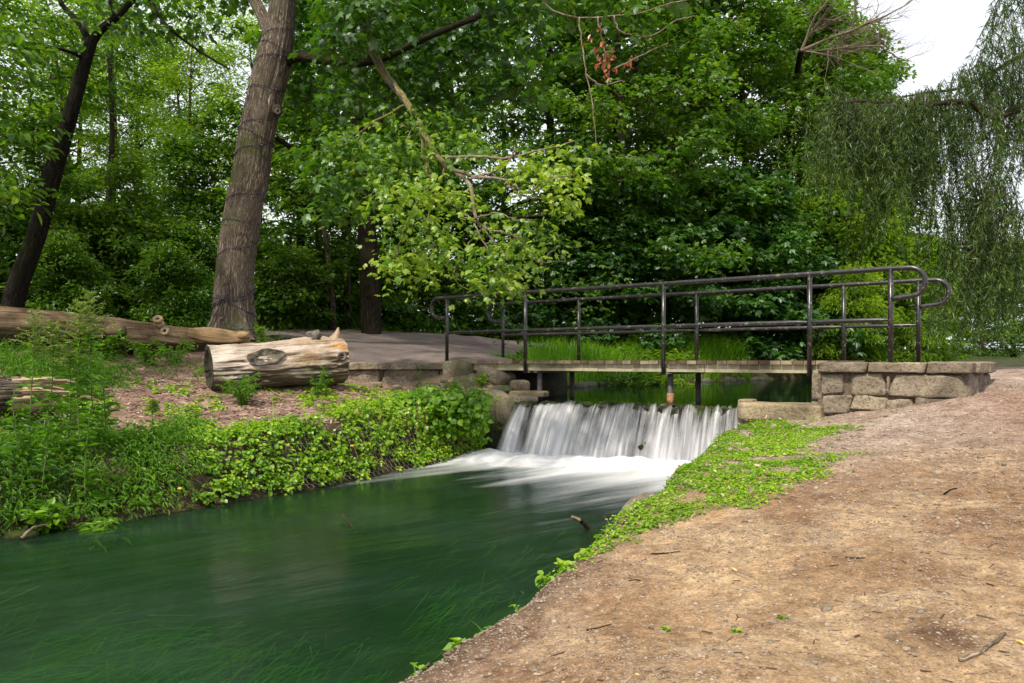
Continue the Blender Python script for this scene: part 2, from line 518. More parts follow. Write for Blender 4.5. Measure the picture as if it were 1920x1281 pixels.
k = NT('wire'); M['wire'] = k.done(k.principled((.012, .014, .045), .4, None, .5))
k = NT('bulb'); M['bulb'] = k.done(k.principled((.05, .06, .22), .2, None, .6))
k = NT('galvanised_wire'); M['mesh_wire'] = k.done(k.principled((.30, .27, .23), .5, None, .5, .4))
k = NT('stem_green'); M['stem'] = k.done(k.principled((.10, .15, .035), .7))
k = NT('stem_red'); M['stem_red'] = k.done(k.principled((.24, .085, .045), .7))

# ----------------------------------------------------------------------------- the lie of the land
WATER_LO, WATER_UP, DECK = 0.0, .78, 1.40
LIP_A, LIP_B = np.array([.10, 11.85]), np.array([3.08, 10.48])
FLOW = unit(np.array([-.57, -.82]))                   # downstream
LEFT_EDGE = [(-.12, 12.0), (-.45, 11.75), (-.94, 10.8), (-1.67, 9.5), (-2.2, 8.57), (-3.18, 7.2), (-4.05, 6.2), (-5.2, 5.2), (-7, 3.4), (-9, 1.5), (-12, -2), (-16, -8)]
RIGHT_EDGE = [(3.0, 10.5), (2.80, 10.2), (2.0, 8.6), (1.25, 6.95), (.95, 6.2), (.55, 5.55), (.15, 4.65), (-.13, 4.1), (-.48, 3.55), (-.85, 3.0), (-1.4, 2), (-2.5, 0), (-4.5, -4), (-7, -10)]
LOWER = np.array(LEFT_EDGE + RIGHT_EDGE[::-1])
UPPER = np.array([(.10, 11.85), (.5, 13), (.85, 16), (1.2, 18.6), (3.5, 21.8), (8.5, 26), (14, 31), (22, 38), (26, 36), (17, 29), (13, 25), (9, 19), (6, 14), (4.7, 11.9), (3.75, 10.95), (3.08, 10.48)])


def gp(px, py, Y):
    a = at(px, py, Y); return tuple(a)


LAND = [gp(100, 880, 7.0), gp(0, 850, 7.2), gp(330, 800, 8.8), gp(480, 800, 9.0), gp(600, 790, 9.5), gp(780, 758, 11.2), gp(900, 735, 12.3), gp(200, 760, 9.3), gp(300, 700, 11.5),
        gp(385, 742, 10.3), gp(640, 720, 11.8), gp(750, 727, 13.1), gp(640, 722, 13.0), gp(0, 700, 9.3), gp(0, 655, 11), gp(250, 665, 12.5), gp(465, 652, 13.3), gp(440, 620, 14.5), gp(300, 630, 14),
        gp(150, 620, 15), gp(0, 600, 16), gp(640, 682, 13.8), gp(850, 680, 13.8), gp(800, 660, 15.5), gp(600, 640, 17), gp(650, 622, 20), gp(850, 630, 21),
        gp(450, 624, 18), gp(1000, 652, 21), gp(1150, 657, 24), gp(960, 668, 15.5), gp(1010, 690, 17), gp(1200, 695, 22.6), gp(1300, 650, 27), gp(1500, 660, 30),
        gp(1560, 777, 9.6), gp(1680, 764, 9.1), gp(1800, 744, 8.7), gp(1890, 730, 9.4), gp(1920, 692, 13), gp(1400, 795, 9.9), (4.9, 10.2, 1.2), (6.2, 11.2, 1.2), (8, 14, 1.28), (15, 20, 1.32),
        gp(1500, 950, 5), gp(1900, 900, 5.5), gp(1900, 1281, 2.6), gp(1300, 1281, 2.6), (0, 0, .33), (3, 0, .4), (-.35, 2.5, .2), (-.54, 3.09, .15), (-.22, 3.63, .2), (.14, 4.15, .25), (.44, 4.7, .3),
        (.83, 5.65, .4), (1.22, 6.28, .5), (1.6, 6.95, .55), (2.3, 8.7, .62), (2.9, 10.0, .66), (5, 6, .75), (8, 6, .9), (8, 9, 1.15), (10, 2, .6), (-2, -4, .3), (6, -6, .4),
        (-8, 8, 1.0), (-10, 12, 1.75), (-12, 5, .8), (-20, 20, 2.4), (-20, 5, 1.0), (-10, 25, 2.6), (0, 30, 2.4), (-15, 40, 3.0), (5, 45, 2.6), (25, 45, 1.6), (30, 25, 1.4), (40, 10, 1.2), (20, 60, 2), (-40, 60, 3.5), (-45, 0, 1.2), (40, 80, 2), (0, 100, 3.5), (-60, 110, 4), (70, 110, 2.5), (30, -30, .5), (-30, -30, .5)]
LAND = np.array(LAND)
_d = np.linalg.norm(LAND[:, None, :2] - LAND[None, :, :2], axis=-1)
_A = np.block([[_d + np.eye(len(LAND))*-.03, np.c_[LAND[:, :2], np.ones(len(LAND))]], [np.c_[LAND[:, :2], np.ones(len(LAND))].T, np.zeros((3, 3))]])
_w = np.linalg.solve(_A, np.r_[LAND[:, 2], 0, 0, 0])


def land(x, y):
    x = np.asarray(x, float); y = np.asarray(y, float); sh = x.shape; x = x.ravel(); y = y.ravel()
    out = np.zeros(len(x))
    for i in range(0, len(x), 20000):
        xx, yy = x[i:i+20000], y[i:i+20000]
        d = np.hypot(xx[:, None]-LAND[None, :, 0], yy[:, None]-LAND[None, :, 1])
        out[i:i+20000] = d @ _w[:-3] + xx*_w[-3] + yy*_w[-2] + _w[-1]
    return np.clip(out, .05, 6).reshape(sh)


def sdf(poly, x, y):
    """signed distance to polygon, negative inside"""
    x = np.asarray(x, float); y = np.asarray(y, float)
    d = np.full(x.shape, 1e9); ins = np.zeros(x.shape, bool); n = len(poly)
    for i in range(n):
        ax, ay = poly[i]; bx, by = poly[(i+1) % n]; ex, ey = bx-ax, by-ay
        t = np.clip(((x-ax)*ex+(y-ay)*ey)/(ex*ex+ey*ey), 0, 1)
        d = np.minimum(d, np.hypot(x-ax-t*ex, y-ay-t*ey))
        c = ((ay > y) != (by > y))
        if ey != 0: ins ^= c & (x < ex*(y-ay)/ey + ax)
    return np.where(ins, -d, d)


def polyline_dist(pl, x, y):
    d = np.full(np.shape(x), 1e9)
    for (ax, ay), (bx, by) in zip(pl[:-1], pl[1:]):
        ex, ey = bx-ax, by-ay
        t = np.clip(((x-ax)*ex+(y-ay)*ey)/(ex*ex+ey*ey), 0, 1)
        d = np.minimum(d, np.hypot(x-ax-t*ex, y-ay-t*ey))
    return d


def ground_z(x, y, detail=True):
    x = np.asarray(x, float); y = np.asarray(y, float)
    L = land(x, y)
    dl = sdf(LOWER, x, y); du = sdf(UPPER, x, y)
    left = polyline_dist(LEFT_EDGE, x, y) < polyline_dist(RIGHT_EDGE, x, y)
    wob = (fbm(p3(x*1.3, y*1.3), 3)-.5)*.22 + (fbm(p3(x*5, y*5, 31), 3)-.5)*.16
    dl2 = dl + wob*np.clip(np.abs(dl)*3, 0, 1)
    wl = np.where(left, .55, .34)
    zl = np.where(dl2 < 0, WATER_LO - .55*sstep(0, .9, -dl2) - .02, WATER_LO - .02 + (L-WATER_LO)*sstep(0, 1, dl2/wl)**.8)
    zu = np.where(du < 0, WATER_UP - .32*sstep(0, .6, -du) - .03, WATER_UP - .03 + np.maximum(L-WATER_UP, .02)*sstep(0, 1, du/.8))
    near_up = du < 1.2
    z = np.where(near_up, np.minimum(zl, np.maximum(zu, WATER_UP-.4)), zl)
    z = np.where((du < 0), np.where(dl < .25, np.minimum(z, zl), zu), z)
    if detail:
        z = z + (fbm(p3(x*6.5, y*6.5, 7), 3)-.5)*.030*np.clip(np.minimum(np.abs(dl), np.abs(du))*4, 0, 1)
        z = z + (fbm(p3(x*2.2, y*2.2, 3), 4)-.5)*.07*np.clip(np.minimum(np.abs(dl), np.abs(du))*2+.2, 0, 1)
    return z


xs = np.concatenate([-6.6 - np.cumsum(.08*1.115**np.arange(55))[::-1], np.arange(-6.6, 6.61, .06), 6.6 + np.cumsum(.08*1.115**np.arange(55))])
ys = np.concatenate([1.2 - np.cumsum(.1*1.2**np.arange(24))[::-1], np.arange(1.2, 15, .06), 15 + np.cumsum(.08*1.11**np.arange(58))])
GX, GY = np.meshgrid(xs, ys)
GZ = ground_z(GX, GY)
DL, DU = sdf(LOWER, GX, GY), sdf(UPPER, GX, GY)


def lerp3(a, b, t): return a*(1-t[..., None]) + np.asarray(b)*t[..., None]


def ground_colour(X, Y, Z, DL, DU):
    n = fbm(p3(X*.9, Y*.9, 9), 4); n2 = fbm(p3(X*4, Y*4, 2), 3)
    right = sstep(-.6, .6, (X - (-1.6 + .42*Y)))        # east of the stream line
    dirt = lerp3(np.broadcast_to([.325, .222, .130], X.shape+(3,)), [.235, .148, .085], sstep(.40, .62, n))
    dirt = lerp3(dirt, [.40, .295, .185], sstep(.50, .70, n2)*.6)
    gravel = lerp3(np.broadcast_to([.29, .22, .178], X.shape+(3,)), [.36, .285, .24], sstep(.4, .6, n2))
    rg = lerp3(dirt, gravel, sstep(5.6, 8.0, Y + (n-.5)*2))
    east = sstep(3.2, 4.8, X - .12*Y + (n-.5)*1.2)
    rg = lerp3(rg, [.23, .125, .085], east*.75*sstep(3.0, 5.0, Y)*(1-sstep(8.2, 10, Y)))
    chips = lerp3(np.broadcast_to([.20, .130, .105], X.shape+(3,)), [.30, .20, .165], sstep(.42, .62, n2))
    chips = lerp3(chips, [.33, .235, .165], sstep(-2.6, -1.3, X + (n-.5))*sstep(11.3, 12.2, Y))
    forest = lerp3(np.broadcast_to([.035, .030, .016], X.shape+(3,)), [.05, .065, .02], n2)
    lg = lerp3(chips, forest, sstep(12.6, 14.0, Y - .15*(X+3)))
    c = lg*(1-right[..., None]) + rg*right[..., None]
    c = lerp3(c, [.05, .06, .025], sstep(13.2, 15.5, Y)*(1-sstep(4.5, 7, X)*(1-sstep(16, 20, Y))))
    wet = np.maximum(1-sstep(.05, .5, DL), 1-sstep(.0, .6, DU))
    c = lerp3(c, [.07, .050, .032], wet*.75)
    c = lerp3(c, [.055, .042, .025], (1-right)*(1-sstep(.35, .75, DL))*.9)
    c = lerp3(c, lerp3(np.broadcast_to([.012, .030, .012], X.shape+(3,)), [.045, .085, .018], sstep(.42, .62, fbm(p3(X*1.1, Y*1.1, 19), 4))*(.25+.75*sstep(6.2, 4.6, Y))), 1.0*(DL < -.05)+0.0)
    puddle = np.exp(-(((X-1.62)/.16)**2 + ((Y-3.05)/.14)**2))
    c = lerp3(c, [.06, .03, .02], np.clip(puddle*1.25*(.2+1.2*n2), 0, .85))
    return c


GC = ground_colour(GX, GY, GZ, DL, DU)


def ground_mat():
    k = NT('trodden_earth')
    base = k.attr('col', 'Color'); o = k.coords('Object')
    n1 = k.noise(o, 17, 7, .78); n2 = k.noise(o, 70, 4, .75); n3 = k.noise(o, 5, 6, .7, .6)
    # small light stones and dark bits, as cells
    vo = k.n('ShaderNodeTexVoronoi', {'Vector': o, 'Scale': 80.0, 'Randomness': 1.0})
    cellr = k.n('ShaderNodeSeparateColor', {0: vo.outputs['Color']}).outputs[0]
    spec = k.math('MULTIPLY', k.ramp(vo.outputs['Distance'], [(.18, 1.0), (.34, 0.0)]), k.ramp(cellr, [(.80, 0.0), (.86, 1.0)]))
    dk = k.math('MULTIPLY', k.ramp(vo.outputs['Distance'], [(.20, 1.0), (.36, 0.0)]), k.ramp(cellr, [(.22, 1.0), (.28, 0.0)]))
    col = k.mix(1.0, base, k.ramp(k.math('ADD', k.math('MULTIPLY', n1, .55), k.math('MULTIPLY', n2, .45)), [(.34, (.30, .25, .22)), (.47, (.86, .83, .80)), (.54, (1.15, 1.14, 1.12)), (.64, (1.85, 1.82, 1.78))]), 'MULTIPLY')
    col = k.mix(1.0, col, k.ramp(n3, [(.32, (.66, .60, .56)), (.5, (1, 1, 1)), (.66, (1.3, 1.28, 1.24))]), 'MULTIPLY')
    bright = k.mix(1.0, base, (1.35, 1.37, 1.38), 'MULTIPLY')
    col = k.mix(k.math('MULTIPLY', spec, .75), col, bright)
    col = k.mix(k.math('MULTIPLY', dk, .6), col, k.mix(1.0, base, (.35, .3, .27), 'MULTIPLY'))
    h = k.math('ADD', k.math('ADD', k.math('MULTIPLY', n3, .6), n1), k.math('ADD', k.math('MULTIPLY', n2, .4), k.math('MULTIPLY', spec, .5)))
    return k.done(k.principled(col, .95, k.bump(h, .75, .02), .12))


M['ground'] = ground_mat()


def grid_faces(ny, nx):
    i = np.arange(ny-1)[:, None]*nx + np.arange(nx-1)[None]
    return np.stack([i, i+1, i+nx+1, i+nx], -1).reshape(-1, 4)


g = MB(); g.add(np.stack([GX, GY, GZ], -1).reshape(-1, 3), grid_faces(*GX.shape))
tag(g.build('ground', M['ground'], attrs={'col': GC.reshape(-1, 3)}), kind='structure')

# asphalt path behind the left wall, draped on the ground
PATH = np.array([(-3.3, 13.62), (-1.05, 13.62), (-.62, 13.5), (.15, 14.6), (-.35, 15.6), (-.55, 16.6), (-.2, 18.2), (.9, 20.2), (3.2, 24.0), (6, 28), (5, 29), (1.4, 25.0), (-.6, 22.4), (-3.0, 21.0), (-6.0, 19.6), (-9, 18.6), (-9, 17.3), (-6.2, 16.6), (-4.6, 15.6), (-3.9, 14.6)])
px_ = np.arange(-9.2, 6.2, .1); py_ = np.arange(13.4, 29.2, .1)
PX, PY = np.meshgrid(px_, py_)
pd = sdf(PATH, PX, PY) + (fbm(p3(PX*2, PY*2, 4), 3)-.5)*.35
keep = pd < 0
ids = grid_faces(*PX.shape)
fk = keep.ravel()[ids].all(1)
PZ = ground_z(PX, PY) + .05*sstep(0, -.25, pd) + .012
used = np.unique(ids[fk]); remap = np.full(PX.size, -1); remap[used] = np.arange(len(used))
g = MB(); g.add(np.stack([PX, PY, PZ], -1).reshape(-1, 3)[used], remap[ids[fk]])
k = NT('asphalt'); o_ = k.coords('Object')
n1 = k.noise(o_, 90, 3, .7); n2 = k.noise(o_, 2.2, 4); n3 = k.noise(o_, 14, 4)
col = k.ramp(n1, [(.35, (.088, .072, .066)), (.55, (.165, .137, .125)), (.72, (.32, .275, .245))])
col = k.mix(1.0, col, k.ramp(n2, [(.3, (.75, .72, .72)), (.7, (1.3, 1.22, 1.2))]), 'MULTIPLY')
M['path'] = k.done(k.principled(col, .9, k.bump(k.math('ADD', n1, n3), .5, .01), .25))
tag(g.build('path', M['path']), kind='structure')


def gz(x, y):
    return float(ground_z(np.array([x]), np.array([y]))[0])


# ----------------------------------------------------------------------------- water
ALONG = unit(LIP_B - LIP_A); ACROSS = np.array([ALONG[1], -ALONG[0]])       # ACROSS points downstream


def stream_ab(x, y):
    """a = metres downstream of the foot of the fall, b = metres along the lip"""
    rx, ry = x-LIP_A[0], y-LIP_A[1]
    a = rx*ACROSS[0] + ry*ACROSS[1]
    bs = rx*ALONG[0] + ry*ALONG[1]
    return a, bs


wx = np.arange(-16, 3.6, .07); wy = np.arange(-6, 12.4, .07)
WX, WY = np.meshgrid(wx, wy)
wd = sdf(LOWER, WX, WY)
ids = grid_faces(*WX.shape)
fk = (wd.ravel() < .5)[ids].all(1)
a_, b_ = stream_ab(WX, WY)
fa = np.maximum(a_-.35, 0)
bb = b_ + .40*fa                                      # current swings to the left bank
st1 = fbm(p3(bb*3.2, fa*.55, 1), 4); st2 = fbm(p3(bb*9, fa*1.0, 5), 3)
foam = np.exp(-(fa/(.72+.62*sstep(.4, 1.7, b_)))**1.5)*1.15
foam += np.exp(-((bb-.25)/.34)**2)*np.exp(-(fa/2.0)**1.5)*.62*(.4+st1)
foam += np.exp(-((bb-1.55-.25*np.sin(fa*2))/.30)**2)*np.exp(-(fa/1.7)**2)*.42*(.4+st1)
foam += np.exp(-fa/1.5)*np.clip(st1*2.4-1.05, 0, 1)*.75
foam += np.exp(-fa/3.5)*np.clip(st2*3-1.75, 0, 1)*.25
foam = np.clip(foam*(.62+.75*st1), 0, 1) * sstep(-.25, .1, a_)
foam *= 1-.75*np.exp(-((b_-1.25)/.16)**2)*np.exp(-((a_-.62)/.10)**2)
lift = .05*np.exp(-(fa/.6)**2)*(.4+1.2*st1) + .02*foam + (fbm(p3(bb*1.5, fa*.6, 8), 3)-.5)*.03
WZ = np.where(a_ > -.4, lift, 0)
used = np.unique(ids[fk]); remap = np.full(WX.size, -1); remap[used] = np.arange(len(used))
g = MB(); g.add(np.stack([WX, WY, WZ], -1).reshape(-1, 3)[used], remap[ids[fk]], np.stack([bb, a_], -1).reshape(-1, 2)[used])


def water_mat(name, murk, tint, clear, rough, streaks=True):
    k = NT(name)
    uv = k.n('ShaderNodeTexCoord').outputs['UV' if streaks else 'Object']
    m1 = k.n('ShaderNodeMapping', {'Vector': uv, 'Scale': (3.0, .8, 1) if streaks else (1.5, 1.5, 1)}).outputs[0]
    m2 = k.n('ShaderNodeMapping', {'Vector': uv, 'Scale': (7, 1.0, 1) if streaks else (4, 4, 1)}).outputs[0]
    n1 = k.noise(m1, 1.0, 4, .6, .8); n2 = k.noise(m2, 1.0, 4, .6, .6)
    nb = k.noise(k.coords('Object'), .45, 3)
    nrm = k.bump(k.math('ADD', n1, k.math('MULTIPLY', n2, .20)), .18 if streaks else .05, .05)
    mk = k.mix(k.ramp(nb, [(.38, 0.0), (.62, 1.0)]), murk, tuple(c*f for c, f in zip(murk, (.45, .75, .4))))
    d = k.n('ShaderNodeBsdfDiffuse', {'Color': mk}).outputs[0]
    t = k.n('ShaderNodeBsdfTransparent', {'Color': tint}).outputs[0]
    body = k.n('ShaderNodeMixShader', {0: clear, 1: d, 2: t}).outputs[0]
    gl = k.n('ShaderNodeBsdfGlossy', {'Color': (.9, .97, 1.0), 'Roughness': rough, 'Normal': nrm}).outputs[0]
    fr = k.n('ShaderNodeFresnel', {'IOR': 1.33, 'Normal': nrm}).outputs[0]
    if streaks:      # milky sheen and light flecks painted in as a pale diffuse layer
        film = k.math('MULTIPLY', k.ramp(k.math('ADD', k.math('MULTIPLY', k.noise(k.coords('Object'), .55, 4), .6), k.math('MULTIPLY', n2, .4)), [(.48, 0.0), (.76, .09)]), 1.0)
        body = k.n('ShaderNodeMixShader', {0: film, 1: body, 2: k.n('ShaderNodeBsdfDiffuse', {'Color': (.17, .25, .22)}).outputs[0]}).outputs[0]
    sh = k.n('ShaderNodeMixShader', {0: k.math('MULTIPLY', fr, .75), 1: body, 2: gl}).outputs[0]
    if streaks:
        f = k.attr('foam')
        fine = k.noise(k.n('ShaderNodeMapping', {'Vector': uv, 'Scale': (26, 2.0, 1)}).outputs[0], 1.0, 4, .6, .3)
        ff = k.ramp(k.math('ADD', f, k.math('MULTIPLY', k.math('SUBTRACT', fine, .5), k.math('MULTIPLY', f, .9))), [(.08, 0.0), (.42, .38), (1.0, .90)])
        wh = k.n('ShaderNodeBsdfDiffuse', {'Color': (.80, .795, .81)}).outputs[0]
        sh = k.n('ShaderNodeMixShader', {0: ff, 1: sh, 2: wh}).outputs[0]
    return k.done(sh)


M['stream'] = water_mat('stream_water', (.030, .078, .043), (.44, .68, .38), .78, .17)
M['pond'] = water_mat('still_water', (.010, .022, .008), (.16, .24, .10), .35, .05, False)
tag(g.build('stream', M['stream'], attrs={'foam': foam.ravel()[used]}), kind='structure')
ux = np.arange(-.2, 28, .3); uy = np.arange(10.2, 40, .3)
UX, UY = np.meshgrid(ux, uy); ud = sdf(UPPER, UX, UY); ids = grid_faces(*UX.shape)
ua, _ = stream_ab(UX, UY)
fk = ((ud < .55) & (ua < .12)).ravel()[ids].all(1)
used = np.unique(ids[fk]); remap = np.full(UX.size, -1); remap[used] = np.arange(len(used))
# clip the downstream rim exactly on the lip
UP = np.stack([UX, UY], -1); over = np.maximum(ua+.02, 0)[..., None]
UP = UP - over*ACROSS
g = MB(); g.add(np.concatenate([UP, np.full(UX.shape+(1,), WATER_UP)], -1).reshape(-1, 3)[used], remap[ids[fk]])
tag(g.build('pond', M['pond']), kind='structure')

# ----------------------------------------------------------------------------- weir and fall
W = empty('weir', (*((LIP_A+LIP_B)/2), 0)); W0 = np.array(W.location)
tag(W, 'dark mossy rock weir that the white water spills over', 'weir')
LIPLEN = np.linalg.norm(LIP_B-LIP_A)


def lip(u): return LIP_A + (LIP_B-LIP_A)*u


nu, nv = 150, 40
uu, vv = np.meshgrid(np.linspace(-.06, 1.05, nu), np.linspace(0, 1, nv))
wp = LIP_A + (LIP_B-LIP_A)*uu[..., None]
face = np.zeros(uu.shape + (3,))
rk = fbm(np.stack([uu*9, vv*3.2, 0*uu], -1), 4); rk2 = np.abs(fbm(np.stack([uu*16, vv*5, 0*uu+4], -1), 3)-.5)
outw = .02 + .20*vv**1.3 + (rk-.5)*.30 - rk2*.15
zz = WATER_UP + .005 - vv*(WATER_UP+.5) + (fbm(np.stack([uu*14, 0*uu, 0*uu], -1), 3)-.5)*.10*(1-vv)
face[..., :2] = wp + ACROSS*outw[..., None]; face[..., 2] = zz
top = np.zeros_like(face[:6])
for i in range(6):
    q = 1 - i/6
    top[i, :, :2] = wp[0] - ACROSS*(q*.45) + ACROSS*outw[0][:, None]*(1-q)
    top[i, :, 2] = zz[0] - .02 - q*.08 + (fbm(np.stack([uu[0]*12, 0*uu[0]+q*3, 0*uu[0]+2], -1), 3)-.5)*.07
allv = np.concatenate([top, face]) - W0
g = MB(); g.add(allv.reshape(-1, 3), grid_faces(nv+6, nu))
g.build('rock_face', M['stone_wet'], W)
rr = np.random.default_rng(31)
for i in range(46):
    g = MB()
    u = rr.uniform(-.02, 1.0); c = lip(u) - ACROSS*rr.uniform(-.02, .22)
    s = rr.uniform(.03, .08)
    boulder(g, np.r_[c, WATER_UP-.02+rr.uniform(-.03, .012)] - W0, (s*1.5, s, s*.45), rotz(rr.uniform(0, 3)), i, .3, rr.uniform(.3, .8), tmpl=ICOM)
    g.build('lip_rock', M['stone_wet'], W)
for i, (u, a, s, z) in enumerate([(.41, .31, .035, .26), (.43, .30, .03, .31), (.60, .32, .05, .22), (.615, .30, .035, .27)]):
    c = lip(u) + ACROSS*a
    g = MB(); boulder(g, np.r_[c, z]-W0, (s*1.1, s*.9, s*1.0), rotz(i*1.3), 40+i, .3, .4, tmpl=ICOM)
    g.build('splash_rock', M['stone_wet'], W)

FALL = empty('waterfall', tuple(W0)); tag(FALL, 'silky white curtain of water pouring over the low weir under the bridge', 'waterfall')


def fall_mat(name, dens, col):
    k = NT(name)
    uv = k.n('ShaderNodeTexCoord').outputs['UV']
    def nz(sx, sy, det=3, dist=0.0): return k.noise(k.n('ShaderNodeMapping', {'Vector': uv, 'Scale': (sx, sy, 1)}).outputs[0], 1.0, det, .6, dist)
    big, mid, fine = nz(2.6, .5, 3, .3), nz(9, .6, 4, .5), nz(38, .8, 3)
    f = k.math('ADD', k.math('MULTIPLY', big, .50), k.math('ADD', k.math('MULTIPLY', mid, .35), k.math('MULTIPLY', fine, .15)))
    thick = k.attr('thick')
    f = k.math('ADD', f, thick)
    al = k.ramp(f, [(.40-dens, 0.0), (.50-dens, .38), (.66-dens, .94)])
    al = k.math('MULTIPLY', al, k.attr('edge'))
    c = k.mix(k.ramp(k.math('ADD', k.math('MULTIPLY', mid, .5), k.math('MULTIPLY', fine, .5)), [(.36, 0.0), (.62, 1.0)]), tuple(x*.55 for x in col), col)
    d = k.n('ShaderNodeBsdfDiffuse', {'Color': c}).outputs[0]
    tl = k.n('ShaderNodeBsdfTranslucent', {'Color': c}).outputs[0]
    w = k.n('ShaderNodeMixShader', {0: .3, 1: d, 2: tl}).outputs[0]
    gl = k.n('ShaderNodeBsdfGlossy', {'Roughness': .35}).outputs[0]
    w = k.n('ShaderNodeMixShader', {0: .07, 1: w, 2: gl}).outputs[0]
    tr = k.n('ShaderNodeBsdfTransparent').outputs[0]
    return k.done(k.n('ShaderNodeMixShader', {0: al, 1: tr, 2: w}).outputs[0])


def curtain(name, seed, off, dens, col, ustart=0.0, uend=1.0):
    nu, nv = 420, 36
    u = np.linspace(ustart, uend, nu); t = np.linspace(-.28, 1, nv)
    U, T = np.meshgrid(u, t); z0 = np.zeros_like(U)
    n1 = fbm(np.stack([U*10, z0+seed, z0], -1), 3); n2 = fbm(np.stack([U*46, T*.6, z0+seed+9], -1), 3); n3 = fbm(np.stack([U*26, z0, z0+seed+3], -1), 2)
    Tp = np.maximum(T, 0)
    reach = .30 + .22*(1-U) + (n1-.5)*.34
    bulge = .10*np.exp(-((U-.50)/.16)**2)*sstep(.35, .9, T)
    ho = reach*Tp + bulge + np.where(T < 0, T*.5, 0) + (n2-.5)*.10*np.clip(Tp*1.6, .12, 1) + off
    dz = .845*Tp**1.75*.55 + .845*Tp*.45
    zl = WATER_UP + .020 + (n3-.5)*.075 + off*.3
    lx = LIP_A + (LIP_B-LIP_A)*U[..., None]
    lean = -ALONG * (Tp*.12*(1.1-U))[..., None]
    P = np.concatenate([lx + ACROSS*ho[..., None] + lean, (zl-dz)[..., None]], -1) - W0
    edge = sstep(0, .035, U-ustart)*(1-sstep(uend-.03, uend, U))*sstep(-.28, -.12, T)
    thick = -.035 + .16*np.clip(Tp, 0, 1)**1.5 + .16*np.exp(-((U-.17)/.075)**2)*(T > .1) - .10*np.exp(-((U-.085)/.02)**2) + .10*np.exp(-((U-.035)/.02)**2) - .10*np.exp(-((U-.56)/.05)**2)*Tp - .12*np.exp(-((T+.05)/.12)**2)
    g = MB(); g.add(P.reshape(-1, 3), grid_faces(nv, nu), np.stack([U*3.3+seed, T+seed], -1).reshape(-1, 2))
    return g.build(name, fall_mat(name, dens, col), FALL, attrs={'edge': edge.ravel(), 'thick': thick.ravel()})


curtain('water_curtain', 1.0, 0.0, -.015, (.80, .78, .82))
curtain('water_strands', 6.0, .035, -.055, (.95, .94, .97))
# foam heaps at the foot
nu, nv = 260, 60
U, V = np.meshgrid(np.linspace(-.10, 1.06, nu), np.linspace(0, 1, nv)); z0 = np.zeros_like(U)
h1 = fbm(np.stack([U*7, V*2.6, z0], -1), 4); h2 = fbm(np.stack([U*16, V*4, z0+5], -1), 3)
ext = 1.75 - .55*U + .3*(fbm(np.stack([U*5, z0, z0+8], -1), 2)-.5)
ho = .10 + V*ext
hz = -.02 + .12*np.exp(-((V-.30)/.22)**2)*(.10+1.5*h1) + .09*np.exp(-((V-.5)/.25)**2)*h2*1.3
P = np.concatenate([LIP_A + (LIP_B-LIP_A)*U[..., None] + ACROSS*ho[..., None] - ALONG*(V*.35*(1-U))[..., None], hz[..., None]], -1) - W0
edge = sstep(0, .42, V+.22*(h2-.5))*(1-sstep(.45, 1, V))*sstep(-.1, .02, U)*(1-sstep(1.0, 1.06, U))
edge = edge*np.clip(.80+1.0*h1 - .25*V, 0, 1.3) - .55*np.exp(-((U-.47)/.05)**2)*np.exp(-((V-.5)/.09)**2) - .28*np.exp(-((U-.36)/.04)**2)*np.exp(-((V-.42)/.07)**2)
g = MB(); g.add(P.reshape(-1, 3), grid_faces(nv, nu), np.stack([U*3.3, V*1.3], -1).reshape(-1, 2))
k = NT('foam'); uv = k.n('ShaderNodeTexCoord').outputs['UV']
fn = k.noise(k.n('ShaderNodeMapping', {'Vector': uv, 'Scale': (7, 2.2, 1)}).outputs[0], 1.0, 3, .5, .4)
al = k.ramp(k.math('ADD', k.attr('edge'), k.math('MULTIPLY', k.math('SUBTRACT', fn, .5), .5)), [(.10, 0.0), (.90, .92)])
w = k.n('ShaderNodeMixShader', {0: .25, 1: k.n('ShaderNodeBsdfDiffuse', {'Color': (.84, .835, .85)}).outputs[0], 2: k.n('ShaderNodeBsdfTranslucent', {'Color': (.84, .835, .85)}).outputs[0]}).outputs[0]
M['foam'] = k.done(k.n('ShaderNodeMixShader', {0: al, 1: k.n('ShaderNodeBsdfTransparent').outputs[0], 2: w}).outputs[0])
g.build('foam', M['foam'], FALL, attrs={'edge': np.clip(edge, 0, 1).ravel()})

# ----------------------------------------------------------------------------- footbridge
S0, S3 = np.array([-.66, 13.24]), np.array([3.88, 9.77])
BD = unit(S3-S0); BN = np.array([-BD[1], BD[0]])           # BN points to the far side (upstream)
if BN[1] < 0: BN = -BN
BL = np.linalg.norm(S3-S0); BW = 1.72
BR = empty('footbridge', (*((S0+S3)/2), 0)); B0 = np.array(BR.location)
tag(BR, 'low plank footbridge with black tube railings crossing the waterfall', 'footbridge')
RB = np.column_stack([np.r_[BD, 0], np.r_[BN, 0], [0, 0, 1]])


def bpt(s, w, z): return np.r_[S0 + BD*s + BN*w, z] - B0


g = MB(); n = 40; r_ = np.random.default_rng(3)
for i in range(n):
    s = (i+.5)*BL/n
    jut = r_.uniform(-.005, .006)
    v, f = CUBE_LO
    c = bpt(s, BW/2+jut, DECK-.026 + r_.uniform(-.003, .003))
    q = v*np.array([BL/n/2-.004, BW/2+.04, .024])
    g.add(q @ RB.T + c, f, tint=r_.uniform(.1, .95))
g.build('deck', M['plank'], BR, smooth=False)
for w in (.035, BW-.035):
    g = MB(); prev = .02
    for e in (2.42, 4.1, BL-.02):
        box(g, bpt((prev+e)/2, w, DECK-.105), ((e-prev)/2-.004, .025, .054), RB, tint=r_.uniform(.35, .8)); prev = e
    g.build('beam', M['fascia'], BR, smooth=False)
POSTS = [(838, 562), (985, 549), (1244, 533), (1518, 515), (1670, 505)]


